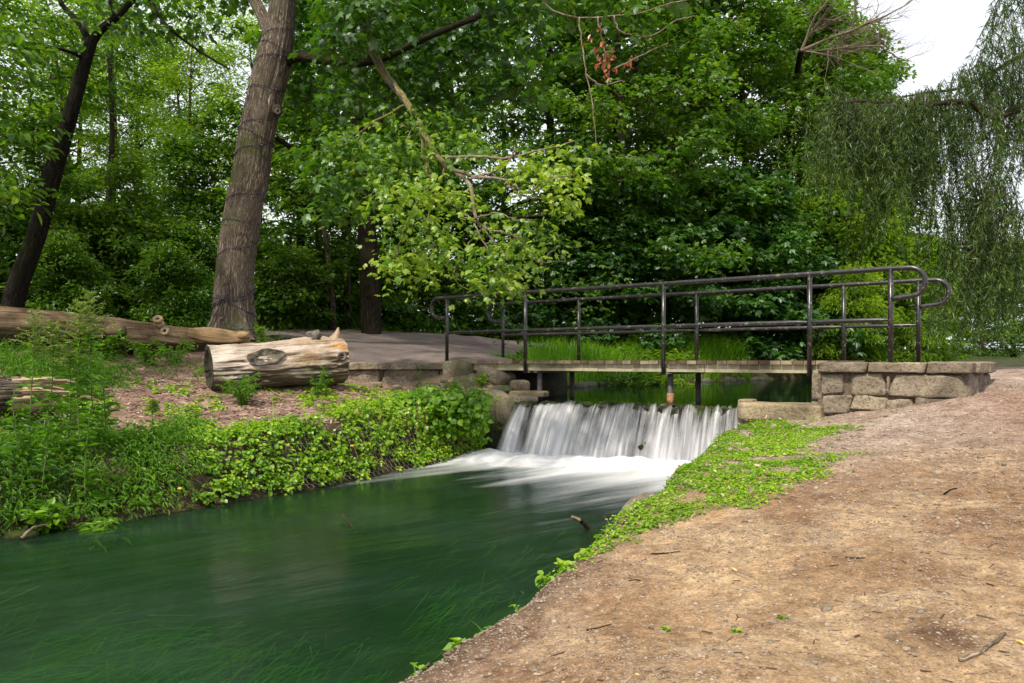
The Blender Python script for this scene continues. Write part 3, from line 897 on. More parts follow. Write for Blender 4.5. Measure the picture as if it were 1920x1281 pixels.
def on_line(px, w):
    """distance along the rail line whose sight column is px"""
    k = (px-CX)/F; p = S0 + BN*w
    return (k*p[1]-p[0])/(BD[0]-k*BD[1])


LEGS = [(1012, .12), (1257, .12), (1535, .12)]
for px, w in LEGS:
    s = on_line(px, w)
    for q in (w, 1.05):
        x, y = S0 + BD*s + BN*q
        bot = min(gz(x, y), WATER_UP-.05) - .15 if px != 1012 else .62
        g = MB(); tube(g, [bpt(s, q, bot), bpt(s, q, DECK-.185)], .042, 12)
        leg = g.build('leg', M['leg'], BR)
        if px == 1257 and q == w:
            g = MB(); tube(g, [bpt(s, q, WATER_UP-.03), bpt(s, q, WATER_UP+.16)], [.055, .048], 12); g.build('rust_sleeve', M['rust'], leg)
    g = MB(); box(g, bpt(s, .62, DECK-.178), (.035, .62, .016), RB); g.build('cross_beam', M['leg'], BR, smooth=False)
for side, (w, zdrop) in enumerate(((-.03, 0), (BW-.01, 0))):
    rl = empty('railing'); rl.parent = BR
    ss = [on_line(p[0], w) for p in POSTS] if side == 0 else [on_line(943, w), on_line(1085, w), on_line(1306, w), on_line(1582, w), on_line(1722, w)]
    zt = DECK+1.07; rt = .030
    z2 = zt-.16
    # hand rail with the looped ends
    def loop(s, sgn):
        pts = []
        for t in np.linspace(0, np.pi, 13):
            pts.append(bpt(s+sgn*(.20+.165*math.sin(t)), w, zt-.165+.165*math.cos(t)))
        pts.append(bpt(s+sgn*.05, w, zt-.345)); pts.append(bpt(s+sgn*.0, w, zt-.35))
        return pts
    path = loop(ss[0], -1)[::-1] + [bpt(s, w, zt+.004*math.sin(i*2.1)) for i, s in enumerate(ss)] + loop(ss[-1], 1)
    g = MB(); tube(g, np.array(path), rt, 14); g.build('top_rail', M['rail'], rl)
    for i, s in enumerate(ss):
        inner = 0 < i < 4
        zb = DECK-.20 if inner else DECK-.02
        if i == 0: zb = 1.30
        g = MB(); tube(g, [bpt(s, w, zb), bpt(s, w, zt)], .030, 14)
        if inner: box(g, bpt(s+.035, w+.03, DECK-.185), (.075, .035, .012), RB)
        g.build('post', M['rail'], rl)
    zm = DECK+.475
    for i in range(4):
        a, b = ss[i]+.02, ss[i+1]-.02
        g = MB(); L = b-a; q = [0, .02, .07, .11, L-.11, L-.07, L-.02, L]
        tube(g, [bpt(a+x, w, zm) for x in q], [.016, .017, .019, .027, .027, .019, .017, .016], 12); g.build('mid_rail', M['rail'], rl)


# ----------------------------------------------------------------------------- stone walls
def wall(name, O, e, thing_label, pxs_to_s, courses, caps, depth, zcap, capmat, seed, core):
    t = empty(name, (O[0], O[1], 0)); tag(t, thing_label, 'stone wall')
    return t


O = np.array([3.74, 9.75]); E = BD.copy(); NF = np.array([E[1], -E[0]])
if NF[1] > 0: NF = -NF
MW = np.column_stack([np.r_[E, 0], np.r_[-NF, 0], [0, 0, 1]])


def ws(px):
    k = (px-CX)/F; return (k*O[1]-O[0])/(E[0]-k*E[1])


def wz(px, py):
    Y = O[1]+E[1]*ws(px); return HC-(py-HY)*Y/F


RW = empty('stone_wall', (O[0], O[1], 0)); RWO = np.array([O[0], O[1], 0])
tag(RW, 'square tan sandstone abutment wall carrying the right end of the bridge', 'stone wall')
S_END = ws(1812); RET = .5*BW+.98
g = MB(); rr = np.random.default_rng(9)


def facestone(g, a, b, za, zb, seed, proud=.05, power=6, on='face', tint=None, dep=.16):
    hx, hz = (b-a)/2-.008, (zb-za)/2-.006
    if on == 'face':
        c = np.r_[O + E*(a+b)/2 + NF*(proud-dep), (za+zb)/2] - RWO; m = MW
    else:   # return face, pointing along E
        c = np.r_[O + E*(S_END+proud-dep) - NF*(a+b)/2, (za+zb)/2] - RWO
        m = np.column_stack([np.r_[-NF, 0], np.r_[E, 0], [0, 0, 1]])
    tt = rr.uniform(-.12, .12)*.3
    m = m @ rot_xyz(rr.uniform(-.05, .05), tt, rr.uniform(-.04, .04))
    stone(g, c, (hx, dep, hz), m, seed, power*1.8, .22, 3.2, rr.uniform(.25, .75) if tint is None else tint, warp=.26)


STN = [(1541, 1588, 699, 742), (1590, 1662, 700, 742), (1664, 1672, 704, 740), (1672, 1812, 703, 747), (1543, 1597, 741, 774), (1598, 1662, 742, 770), (1664, 1720, 748, 775), (1722, 1800, 746, 772)]
for i, (a, b, y1, y2) in enumerate(STN):
    m_ = (a+b)/2
    facestone(g, ws(a), ws(b), wz(m_, y2), wz(m_, y1), i+1, .05 if i != 3 else .07, power=7 if i not in (1,) else 4, tint=[.45, .62, .5, .6, .5, .75, .55, .5][i])
zt_, zb_ = 1.265, .93
for i, (a, b) in enumerate([(.0, .55), (.57, 1.05), (1.07, RET)]):
    facestone(g, a, b, zb_, zt_, 20+i, .05, 6, 'ret', .4)
    facestone(g, a, b, zb_-.32, zb_, 30+i, .05, 6, 'ret', .4)
# return on the stream side
for i, (a, b) in enumerate([(0, .6), (.62, RET)]):
    c = np.r_[O + E*.06 - NF*((a+b)/2), 1.08]-RWO
    stone(g, c, ((b-a)/2, .14, .17), np.column_stack([np.r_[-NF, 0], np.r_[E, 0], [0, 0, 1]]), 50+i, 13, .15, 2.5, .5)
    stone(g, c-[0, 0, .36], ((b-a)/2, .15, .18), np.column_stack([np.r_[-NF, 0], np.r_[E, 0], [0, 0, 1]]), 60+i, 13, .15, 2.5, .45)
g.build('masonry', M['stone_warm'], RW)
g = MB(); c = np.r_[O + E*(S_END/2) - NF*(RET/2), .86]-RWO
box(g, c, (S_END/2-.005, RET/2-.005, .42), MW)
g.build('mortar_core', M['mortar'], RW, smooth=False)
g = MB()
for i, (a, b) in enumerate([(1537, 1628), (1629, 1738), (1739, 1826)]):
    sa, sb = ws(a), ws(b)
    c = np.r_[O + E*(sa+sb)/2 + NF*(.10-.30), 1.318]-RWO
    stone(g, c, ((sb-sa)/2-.003, .30, .060), MW @ rot_xyz(0, rr.uniform(-.012, .012), 0), 70+i, 26, .34, 4.6, rr.uniform(.4, .6), warp=.06)
for i, (a, b) in enumerate([(.30, 1.1), (1.11, RET+.02)]):
    c = np.r_[O + E*(S_END+.10-.27) - NF*(a+b)/2, 1.316]-RWO
    stone(g, c, ((b-a)/2-.006, .27, .066), np.column_stack([np.r_[-NF, 0], np.r_[E, 0], [0, 0, 1]]), 80+i, 26, .34, 4.6, rr.uniform(.4, .6), warp=.06)
g.build('coping', M['stone_cap'], RW)
g = MB(); box(g, np.r_[O + E*(S_END/2) - NF*(RET*.55), 1.30]-RWO, (S_END/2-.2, RET/2-.1, .066), MW); g.build('paved_top', M['mortar'], RW, smooth=False)

# low wall on the left bank
LO_ = at(840, 690, 13.46); LE_ = at(620, 690, 13.22)
lo, le = LO_[:2], unit(LE_[:2]-LO_[:2]); LLEN = np.linalg.norm(LE_[:2]-LO_[:2]); ln = np.array([-le[1], le[0]])
if ln[1] > 0: ln = -ln
MLW = np.column_stack([np.r_[le, 0], np.r_[-ln, 0], [0, 0, 1]])
LW = empty('stone_wall', (lo[0], lo[1], 0)); LWO = np.array([lo[0], lo[1], 0])
tag(LW, 'low stone retaining wall holding the grey path beside the sawn log', 'stone wall')
g = MB(); x = 0; i = 0
for wdt in (.50, .66, .48, .6):
    stone(g, np.r_[lo + le*(x+wdt/2) - ln*(.10), 1.305]-LWO, (wdt/2-.004, .20, .055), MLW, 90+i, 24, .32, 4.2, rr.uniform(.3, .7), warp=.10); x += wdt; i += 1
g.build('coping', M['stone_cap'], LW)
g = MB(); x = 0
for wdt in (.14, .17, .78, .62, .6):
    stone(g, np.r_[lo + le*(x+wdt/2) - ln*(.12), 1.07]-LWO, (wdt/2-.006, .16, .175), MLW @ rot_xyz(0, rr.uniform(-.03, .03), 0), 110+i, 12, .22, 3.2, rr.uniform(.35, .7), warp=.14); x += wdt; i += 1
g.build('masonry', M['stone_warm'], LW)
g = MB(); box(g, np.r_[lo + le*(LLEN/2) - ln*.17, 1.02]-LWO, (LLEN/2+.08, .14, .24), MLW); g.build('mortar_core', M['mortar'], LW, smooth=False)


def single_stone(name, label, cat, c, size, mat, ang=0, seed=0, kind='stone', power=5, rough=.12, freq=2.2, group=None, tilt=(0, 0)):
    g = MB(); m = rot_xyz(tilt[0], tilt[1], ang)
    if kind == 'stone': stone(g, (0, 0, 0), size, m, seed, power, rough, freq)
    else: boulder(g, (0, 0, 0), size, m, seed, rough)
    o = g.build(name, mat); o.location = tuple(c); tag(o, label, cat, group); return o


single_stone('concrete_block', 'weathered concrete block at the left end of the bridge deck', 'block', at(864, 702, 13.38), (.26, .22, .235), M['concrete'], -.64, 5, power=9, rough=.10)
single_stone('abutment_rock', 'big smooth pale rock right under the concrete block', 'rock', at(893, 728, 13.05), (.42, .30, .20), M['concrete'], -.5, 6, power=3, rough=.22, tilt=(.15, .22))
single_stone('abutment_rock', 'pinkish sloping rock tucked under the left end of the deck', 'rock', at(930, 705, 13.05), (.30, .26, .13), M['stone_warm'], -.5, 7, power=3.5, rough=.26, tilt=(0, .3))
single_stone('abutment_rock', 'rounded tan pier of rock beside the vine, above the dark pool edge', 'rock', at(925, 772, 12.25), (.27, .22, .36), M['concrete'], .2, 8, power=3, rough=.26)
single_stone('abutment_rock', 'rough tan rock standing between the vine pier and the waterfall', 'rock', at(955, 770, 12.05), (.20, .20, .27), M['concrete'], .5, 9, power=3, rough=.32)
single_stone('flat_stone', 'smooth flat dark grey oval stone lying below the deck end', 'stone', at(941, 730, 12.45), (.16, .13, .065), M['stone_grey'], -.2, 10, power=2.6, rough=.06)
single_stone('abutment_rock', 'tan rock wedged beside the first bridge leg', 'rock', at(975, 724, 12.6), (.15, .14, .10), M['stone_warm'], .4, 11, power=3.5, rough=.15)
single_stone('flat_stone', 'pale flat slab that the leftmost bridge leg stands on', 'stone', at(992, 739, 12.4), (.29, .20, .055), M['stone_pale'], -.4, 12, power=5, rough=.18)
single_stone('abutment_rock', 'brown rock just left of the falling water, below the pale slab', 'rock', at(988, 753, 12.1), (.16, .14, .085), M['stone_warm'], .6, 13, power=3.2, rough=.18)
single_stone('abutment_rock', 'mossy dark rock at the left corner of the weir', 'rock', at(1002, 768, 11.95), (.22, .18, .09), M['stone_wet'], .1, 14, power=3, rough=.2)
single_stone('abutment_rock', 'wet black rock face beside the left edge of the waterfall', 'rock', at(945, 838, 11.95), (.34, .22, .36), M['stone_wet'], -.3, 15, power=3, rough=.22)
single_stone('abutment_rock', 'dark ledge of wet rock halfway down beside the fall', 'rock', at(975, 808, 11.9), (.22, .16, .22), M['stone_wet'], .3, 16, power=3, rough=.25)
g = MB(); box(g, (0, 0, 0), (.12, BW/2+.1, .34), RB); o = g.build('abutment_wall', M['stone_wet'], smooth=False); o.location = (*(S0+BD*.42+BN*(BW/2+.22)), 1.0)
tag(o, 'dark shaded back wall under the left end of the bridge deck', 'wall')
single_stone('ledge_stone', 'long pale flat stone ledge at the right end of the weir', 'stone', at(1470, 772, 10.05), (.52, .26, .11), M['stone_pale'], -.62, 17, power=12, rough=.2, freq=3.4)
single_stone('ledge_stone', 'small pale block at the weir end of the stone ledge', 'stone', at(1402, 756, 10.35), (.10, .12, .055), M['stone_pale'], -.6, 18, power=6, rough=.2)
single_stone('ledge_stone', 'brownish stone beneath the pale ledge next to the fall', 'stone', at(1408, 785, 10.25), (.16, .14, .13), M['stone_warm'], -.4, 19, power=4, rough=.15)
single_stone('boulder', 'half buried tan boulder in the dirt path near the right edge', 'boulder', np.r_[at(1905, 921, 5.6)], (.13, .10, .055), M['stone_warm'], .2, 21, 'b', rough=.12)
single_stone('boulder', 'smooth brown boulder in the waterline under the clover bank', 'boulder', np.array([1.02, 6.12, .12]), (.16, .34, .26), M['stone_warm'], -.45, 22, 'b', rough=.12)
single_stone('bank_stone', 'rounded grey stone showing through vines on the left bank face', 'stone', at(655, 873, 9.9), (.075, .07, .055), M['stone_grey'], .2, 23, 'b', rough=.12)
single_stone('bank_stone', 'grey boulder at the waterline in the lower left corner', 'stone', at(40, 1004, 6.35), (.13, .10, .05), M['stone_wet'], .2, 24, 'b', rough=.15)
rr = np.random.default_rng(77)
rub = [(705, 722, 13.0, .07, 'pale rubble stone at the foot of the left wall, nearest the log'), (745, 725, 12.9, .06, 'small pale stone at the foot of the left wall, second from the log'), (832, 722, 13.0, .055, 'pinkish stone below the joint of the left wall and the concrete block'), (768, 735, 12.6, .045, 'small tan stone lying on dirt before the left wall'), (815, 735, 12.7, .05, 'tan stone half hidden by the vine top')]
for i, (px, py, Y, s, lb) in enumerate(rub):
    c = at(px, py, Y); c[2] = gz(c[0], c[1])+s*.35
    single_stone('rubble_stone', lb, 'stone', c, (s*1.5, s, s*.8), M['stone_cap'], i, 130+i, power=3, rough=.2)
# stones along the far waterline upstream
g0 = None
pl = np.array([(1.25, 18.6), (3.5, 21.7), (8.5, 25.9)])
for i in range(34):
    t = rr.random()*1.0; a, b = (pl[0], pl[1]) if rr.random() < .62 else (pl[1], pl[2]); p = a+(b-a)*t
    s = rr.uniform(.06, .17)
    if i < 6:
        g = MB(); boulder(g, (0, 0, 0), (1.5, 1.0, .6), None, 200+i, .25, .5, tmpl=ICOM); o = g.build('shore_stone', M['stone_grey'])
        if i == 0: protos_ = []
        protos_.append(o)
    else:
        o = protos_[i % 6].copy(); COL.objects.link(o)
    o.location = (p[0]+rr.uniform(-.1, .1), p[1]-.1+rr.uniform(-.15, .15), WATER_UP+.02); o.scale = (s,)*3; o.rotation_euler = (0, 0, rr.uniform(0, 6))
    tag(o, 'small grey stone on the far waterline upstream of the bridge', 'stone', 'stones along the far waterline')

# ----------------------------------------------------------------------------- logs
def lathe(mb, O, ax, prof, seg=48, disp=None, up=(0, 0, 1), uvr=None, bend=None, tint=None):
    """surface round the axis from O along ax; prof rows are (distance, radius)"""
    prof = np.asarray(prof, float); ax = unit(ax); X = unit(np.cross(up, ax)); Z = np.cross(ax, X)
    a = np.linspace(0, 2*np.pi, seg+1); A, S = np.meshgrid(a, prof[:, 0]); r = prof[:, 1][:, None]*np.ones_like(A)
    if disp is not None: r = r*disp(A, S)
    V = np.asarray(O) + S[..., None]*ax + r[..., None]*(np.cos(A)[..., None]*X + np.sin(A)[..., None]*Z)
    if bend is not None: V = V + bend(S)
    d = np.concatenate([[0], np.cumsum(np.hypot(*np.diff(prof, axis=0).T))])
    UV = np.stack([A*(uvr or prof[:, 1].max()), d[:, None]*np.ones_like(A)], -1)
    mb.add(V.reshape(-1, 3), grid_faces(len(prof), seg+1)[:, ::-1], UV.reshape(-1, 2), tint)
    return mb


def patch_attr(o, fn):
    me = o.data; v = np.zeros(len(me.vertices)*3); me.vertices.foreach_get('co', v); v = v.reshape(-1, 3)
    a = me.attributes.new('patch', 'FLOAT', 'POINT'); a.data.foreach_set('value', fn(v).astype(np.float32))


c0, c1 = at(392, 692, 10.75), at(640, 676, 11.70)
ax = unit(c1-c0); LL = np.linalg.norm(c1-c0)
LG = empty('sawn_log', tuple(c0)); tag(LG, 'short thick sawn log with an oval scar and a torn tip', 'log')


def log_disp(A, S):
    t = S/LL
    prof = 1 - .07*np.exp(-((t-.42)/.2)**2) + .05*np.exp(-((t-.8)/.2)**2)
    lumps = (fbm(np.stack([np.cos(A)*1.4, np.sin(A)*1.4, S*1.6], -1), 5)-.5)*.44
    rg_ = np.abs(fbm(np.stack([np.cos(A)*5, np.sin(A)*5, S*.9], -1), 3)-.5)
    grain = (fbm(np.stack([np.cos(A)*9, np.sin(A)*9, S*1.3], -1), 3)-.5)*.10 - .10*np.exp(-(rg_/.025)**2)
    under = -.08*sstep(-.1, -1, np.sin(A))*fbm(np.stack([np.cos(A)*14, np.sin(A)*14, S*2], -1), 3)
    return prof+lumps+grain+under


sN = np.linspace(0, LL, 110)
g = MB(); lathe(g, (0, 0, 0), ax, np.c_[sN, np.interp(sN, [0, LL], [.325, .335])], 140, log_disp)
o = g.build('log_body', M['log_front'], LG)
patch_attr(o, lambda v: np.clip(sstep(.35, .75, (v@ax)/LL)*(.55+.9*(fbm(v*3, 3)-.5)*2)*sstep(-.12, .05, v[:, 2]-(v@ax)*ax[2]), 0, 1))
g = MB(); lathe(g, (0, 0, 0), ax, [(.0, .325), (-.014, .315), (-.016, .27), (.015, .25), (.03, .20), (.05, .14), (.06, .07), (.05, .001)], 140, lambda A, S: log_disp(A, np.zeros_like(S))*(1+(fbm(np.stack([np.cos(A)*4, np.sin(A)*4, S*19], -1), 3)-.5)*.3*(S > .0)))
g.build('hollow_end', M['hollow'], LG)
g = MB(); lathe(g, (0, 0, 0), ax, [(LL, .335), (LL+.01, .32), (LL-.02, .2), (LL-.03, .001)], 140, lambda A, S: log_disp(A, np.full_like(S, LL))); g.build('cut_end', M['log_split'], LG)
Xl = unit(np.cross((0, 0, 1), ax)); Zl = np.cross(ax, Xl)


def on_log(t, ang, r=.33): return ax*(t*LL) + (Xl*math.cos(ang)+Zl*math.sin(ang))*r


if Xl[1] > 0: sgn_front = math.pi
else: sgn_front = 0.0


def front(deg): return math.radians(deg) if sgn_front == 0 else math.pi-math.radians(deg)


# oval scar with a raised collar, on the flank that faces the stream
cc = on_log(.36, front(22), .30); nrm = unit(Xl*math.cos(front(22))+Zl*math.sin(front(22))); tz = unit(np.cross(nrm, ax))
th = np.linspace(0, 2*np.pi, 49)
wob = 1+.10*np.sin(th*2+.5)+.06*np.sin(th*5)
P = cc + nrm*.028 + (ax*.8)[None]*(np.cos(th)*.29*wob)[:, None] + tz[None]*(np.sin(th)*.115*wob)[:, None] + ax*.02
g = MB(); tube(g, P, .013*(1+.6*np.sin(th+2.6)), 10, False); g.build('scar_rim', M['scar'], LG)
g = MB(); rr_ = np.linspace(0, 1, 8); Q = []
for q in rr_:
    Q.append(cc + nrm*(.038-.035*(1-q)) + ax[None]*.02 + (ax*.8)[None]*(np.cos(th)*.28*wob*q)[:, None] + tz[None]*(np.sin(th)*.11*wob*q)[:, None] + nrm[None]*((fbm(np.stack([np.cos(th)*q*3, np.sin(th)*q*3, th*0], -1), 3)-.5)*.05)[:, None])
g.add(np.concatenate(Q), grid_faces(8, 49)); g.build('scar', M['scar_in'], LG)
b = on_log(.79, front(84), .33)
g = MB(); tube(g, [b-Zl*.05, b+Zl*.05-ax*.01, b+Zl*.115-ax*.03, b+Zl*.12-ax*.03], [.12, .105, .095, .06], 14, True, lambda A, S: 1+(fbm(np.stack([np.cos(A)*2, np.sin(A)*2, S*8], -1), 3)-.5)*.5); g.build('branch_stub', M['scar'], LG)
b = on_log(.975, front(80), .30)
g = MB(); tube(g, [b-Zl*.08-ax*.10, b+Zl*.03-ax*.045, b+Zl*.11-ax*.01, b+Zl*.19+ax*.012], [.10, .075, .04, .012], 10, True, lambda A, S: 1+(fbm(np.stack([np.cos(A)*3, np.sin(A)*3, S*3], -1), 3)-.5)*.6); g.build('torn_tip', M['log_split'], LG)
b = on_log(.945, front(10), .33); nb = unit(Xl*math.cos(front(10))+Zl*math.sin(front(10)))
tx = unit(np.cross(nb, (0, 0, 1))); tzz = np.cross(tx, nb)
g = MB(); tube(g, [b+nb*.02+tx*math.cos(q)*.045+tzz*math.sin(q)*.05 for q in np.linspace(0, 2*np.pi, 20)], .022, 8, False); kn = g.build('knot', M['scar'], LG)
g = MB(); tube(g, [b-nb*.05, b+nb*.022], .035, 12); g.build('knot_hole', M['hollow'], kn)

LP = np.array([at(-130, 606, 10.7), at(0, 612, 11.2), at(110, 618, 11.8), at(215, 627, 12.4), at(340, 639, 12.95), at(466, 642, 13.45)])
LPs = smooth_path(LP, 12); l0 = LP[0]
L2 = empty('fallen_log', tuple(l0)); tag(L2, 'long dark fallen trunk with two ring knots lying in front of the wired tree', 'log')
rad = np.interp(np.linspace(0, 1, len(LPs)), [0, .2, .45, .62, .8, 1], [.30, .29, .275, .265, .235, .15])
g = MB(); tube(g, LPs-l0, rad, 60, True, lambda A, S: 1+(fbm(np.stack([np.cos(A)*1.3, np.sin(A)*1.3, S*1.2], -1), 4)-.5)*.28+(fbm(np.stack([np.cos(A)*8, np.sin(A)*8, S*1.2], -1), 3)-.5)*.10)
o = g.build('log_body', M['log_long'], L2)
patch_attr(o, lambda v: sstep(2.3, 3.6, v[:, 0])*np.clip(.4+1.4*(fbm(v*3, 3)-.3), 0, 1))
for i, (px, py, Y, r) in enumerate([(296, 599, 12.55, .065), (309, 621, 12.62, .06)]):
    b = at(px, py, Y)-l0; nb = unit(np.array([.1, -.75, .65] if i == 0 else [.05, -.95, .25])); tx = unit(np.cross(nb, (0, 0, 1))); tzz = np.cross(tx, nb)
    g = MB(); tube(g, [b+tx*math.cos(q)*r*.85+tzz*math.sin(q)*r*.8 for q in np.linspace(0, 2*np.pi, 22)], .030, 8, False)
    tube(g, [b-nb*.12, b-nb*.03], [r*1.3, r*1.0], 14); kn = g.build('knot', M['log_split'], L2)
    g = MB(); tube(g, [b-nb*.03, b-nb*.005], r*.6, 12); g.build('knot_hole', M['hollow'], kn)
b = at(218, 622, 12.05)-l0
g = MB(); boulder(g, b, (.15, .10, .13), None, 71, .35, tmpl=ICOM); g.build('root_boss', M['log_long'], L2)
b = at(455, 628, 13.2)-l0
g = MB(); boulder(g, b, (.10, .07, .06), None, 72, .3, tmpl=ICOM); g.build('knob', M['log_cut'], L2)
# pale sawn facet on the upper right of the long trunk
fa0, fb0 = at(352, 622, 12.74)-l0, at(466, 634, 13.28)-l0
g = MB(); fz = []
for t in np.linspace(0, 1, 16):
    c = fa0+(fb0-fa0)*t; hw = .012+.10*math.sin(math.pi*min(1, .15+t*.8)); fz.append([c+np.array([0, -.02, -hw*1.1]), c+np.array([0, -.035, .0]), c+np.array([0, .05, hw])])
g.add(np.array(fz).reshape(-1, 3), grid_faces(16, 3), np.stack([np.tile([0, .1, .2], 16), np.repeat(np.linspace(0, 1, 16), 3)], -1)); g.build('sawn_facet', M['log_cut'], L2)

c0, c1 = at(-80, 742, 7.7), at(38, 742, 8.0); ax3 = unit(c1-c0); L3 = np.linalg.norm(c1-c0)
T3 = empty('broken_log', tuple(c0)); tag(T3, 'bark covered log with a splintered pale end behind the tall weeds', 'log')
sN = np.linspace(0, L3, 30)
g = MB(); lathe(g, (0, 0, 0), ax3, np.c_[sN, np.full(30, .185)], 60, lambda A, S: 1+(fbm(np.stack([np.cos(A)*5, np.sin(A)*5, S*5], -1), 4)-.5)*.3); g.build('log_body', M['log_bark'], T3)
X3 = unit(np.cross((0, 0, 1), ax3)); Z3 = np.cross(ax3, X3); rr = np.random.default_rng(15)
g = MB()
for i in range(34):
    q = rr.uniform(0, 2*np.pi); r = math.sqrt(rr.random())*.17; ln_ = rr.uniform(.25, .68)*(1-.5*(math.sin(q) < -.2)); b = X3*math.cos(q)*r+Z3*math.sin(q)*r
    tube(g, [b+ax3*(L3-.08), b*1.05+ax3*(L3+ln_*.5)+[0, 0, .01], b*.9+ax3*(L3+ln_)+rr.normal(0, .03, 3)], [rr.uniform(.025, .05), rr.uniform(.018, .035), .003], 5, True, tint=rr.random())
g.build('splinters', M['log_split'], T3, smooth=False)


# ----------------------------------------------------------------------------- trees
def gen_tree(seed, H, r0, base, spread, nl, size, tmpl, per, srad, n2=4, sway=.3, droop=.35, elev=(10, 60), seg=10, tilt=(0, 0), flare=1.5):
    rng = np.random.default_rng(seed); tr, cr = MB(), MB()
    ts = np.linspace(0, 1, 14)
    ph = rng.uniform(0, 6, 4)
    P = np.stack([tilt[0]*H*ts + sway*np.sin(ts*3+ph[0])*ts, tilt[1]*H*ts + sway*np.sin(ts*2.4+ph[1])*ts, H*ts], -1)
    rad = r0*(1-.9*ts)*(1+(flare-1)*np.exp(-ts*H/.35))
    tube(tr, P, rad, seg, True, lambda A, S: 1+(fbm(np.stack([np.cos(A), np.sin(A), S*.8], -1), 3)-.5)*.25)
    ga = rng.uniform(0, 6)
    for i in range(nl):
        f = base+(.97-base)*((i+.5)/nl)**.9; q = f*13; k = min(int(q), 12); b = P[k]+(P[k+1]-P[k])*(q-k)
        az = ga+i*2.399+rng.normal(0, .3); g_ = (f-base)/(1-base)
        ln_ = spread*(1-.62*g_**1.5)*rng.uniform(.72, 1.12); el = math.radians(elev[0]+(elev[1]-elev[0])*g_+rng.normal(0, 6))
        h = np.array([math.cos(az), math.sin(az), 0]); t = np.linspace(0, 1, 7)[:, None]
        bp = b + h*(t*ln_*math.cos(el)) + np.array([0, 0, 1])*(t*ln_*math.sin(el) - droop*.55*ln_*t**2.2) + np.cumsum(rng.normal(0, .035*ln_, (7, 3)), 0)*t
        br = max(.012, r0*(1-.85*f)*.42)
        tube(tr, bp, np.linspace(br, .008, 7), 6, False)
        tone0 = .42+.22*g_+rng.normal(0, .06)
        for j in range(n2):
            tt = .30+.70*(j+rng.random()*.6)/n2; kk = min(int(tt*6), 5); c = bp[kk]+(bp[kk+1]-bp[kk])*(tt*6-kk)
            sa = az+(1 if j % 2 else -1)*rng.uniform(.5, 1.2); sl = ln_*rng.uniform(.18, .42)
            e = c+np.array([math.cos(sa)*sl, math.sin(sa)*sl, rng.uniform(-.12, .22)*sl])
            tube(tr, [c, (c+e)/2+[0, 0, .03*sl], e], [.012, .009, .005], 4, False)
            for cc in ((c+e)/2, e):
                spray(cr, rng, cc+rng.normal(0, .08, 3), unit(e-b), srad*rng.uniform(.7, 1.2), int(per*rng.uniform(.7, 1.3)), size, tmpl, tone0+rng.normal(0, .07), droop)
        spray(cr, rng, bp[-1], h, srad*1.1, int(per*1.2), size, tmpl, tone0+.08, droop)
    spray(cr, rng, P[-1], (0, 0, 1), srad, per, size, tmpl, .65, droop)
    return tr, cr


PROTO = {}


def proto(key, name, leaf, bark, **kw):
    tr, cr = gen_tree(**kw)
    r = empty(name, (0, 0, -50)); tr.build('trunk', M[bark], r); cr.build('crown', M[leaf], r, smooth=False)
    PROTO[key] = [r, False]


proto('wood_a', 'woodland_tree', 'leaf_wood', 'bark_dark', seed=1, H=13, r0=.16, base=.22, spread=3.3, nl=24, size=.17, tmpl=T_LEAF, per=46, srad=.62, sway=.5)
proto('wood_b', 'woodland_tree', 'leaf_wood', 'bark_mid', seed=2, H=15, r0=.19, base=.30, spread=3.8, nl=24, size=.18, tmpl=T_LEAF, per=46, srad=.7, sway=.8)
proto('wood_y', 'woodland_tree', 'leaf_yellow', 'bark_mid', seed=3, H=14, r0=.15, base=.20, spread=3.4, nl=24, size=.16, tmpl=T_LEAF, per=44, srad=.66, sway=.6)
proto('maple', 'maple_tree', 'leaf_maple', 'bark_mid', seed=4, H=15.5, r0=.28, base=.10, spread=4.6, nl=38, n2=5, size=.20, tmpl=T_LOBED, per=48, srad=.72, droop=.5, elev=(-5, 60))
proto('maple_b', 'maple_tree', 'leaf_maple', 'bark_mid', seed=14, H=14, r0=.26, base=.12, spread=4.2, nl=34, n2=5, size=.19, tmpl=T_LOBED, per=48, srad=.72, droop=.45, elev=(0, 65))
proto('dark', 'dark_shrub', 'leaf_dark', 'bark_dark', seed=5, H=5.2, r0=.09, base=.05, spread=2.6, nl=34, n2=5, size=.20, tmpl=T_LOBED, per=34, srad=.5, droop=.4, elev=(0, 55))
proto('lime', 'lime_green_shrub', 'leaf_yellow', 'bark_mid', seed=6, H=6.0, r0=.08, base=.06, spread=2.3, nl=30, n2=4, size=.24, tmpl=T_NARROW, per=36, srad=.55, droop=.6, elev=(0, 60))
proto('far', 'far_tree', 'leaf_far', 'bark_mid', seed=7, H=8.0, r0=.16, base=.05, spread=3.2, nl=30, n2=4, size=.24, tmpl=T_LEAF, per=36, srad=.7, droop=.4, elev=(0, 60))
proto('under', 'understorey_shrub', 'leaf_wood', 'bark_dark', seed=8, H=2.3, r0=.03, base=.03, spread=1.5, nl=24, n2=4, size=.14, tmpl=T_LEAF, per=30, srad=.38, droop=.4, elev=(0, 60))


proto('sapling', 'sapling', 'leaf_wood', 'bark_mid', seed=9, H=6.5, r0=.05, base=.10, spread=2.1, nl=22, n2=4, size=.15, tmpl=T_LOBED, per=26, srad=.48, droop=.35, elev=(5, 50), sway=.5)


def plant(key, px, Y, label, cat, group=None, s=1.0, rz=None, dz=0.0, sz=None, X=None):
    r, used_ = PROTO[key]
    if used_: o = copy_tree(r)
    else: o = r; PROTO[key][1] = True
    x = (px-CX)*Y/F if X is None else X
    o.location = (x, Y, gz(x, Y)-.05+dz); o.rotation_euler = (0, 0, R.uniform(0, 6.28) if rz is None else rz)
    o.scale = (s, s, s*(sz or 1)); tag(o, label, cat, group)
    return o


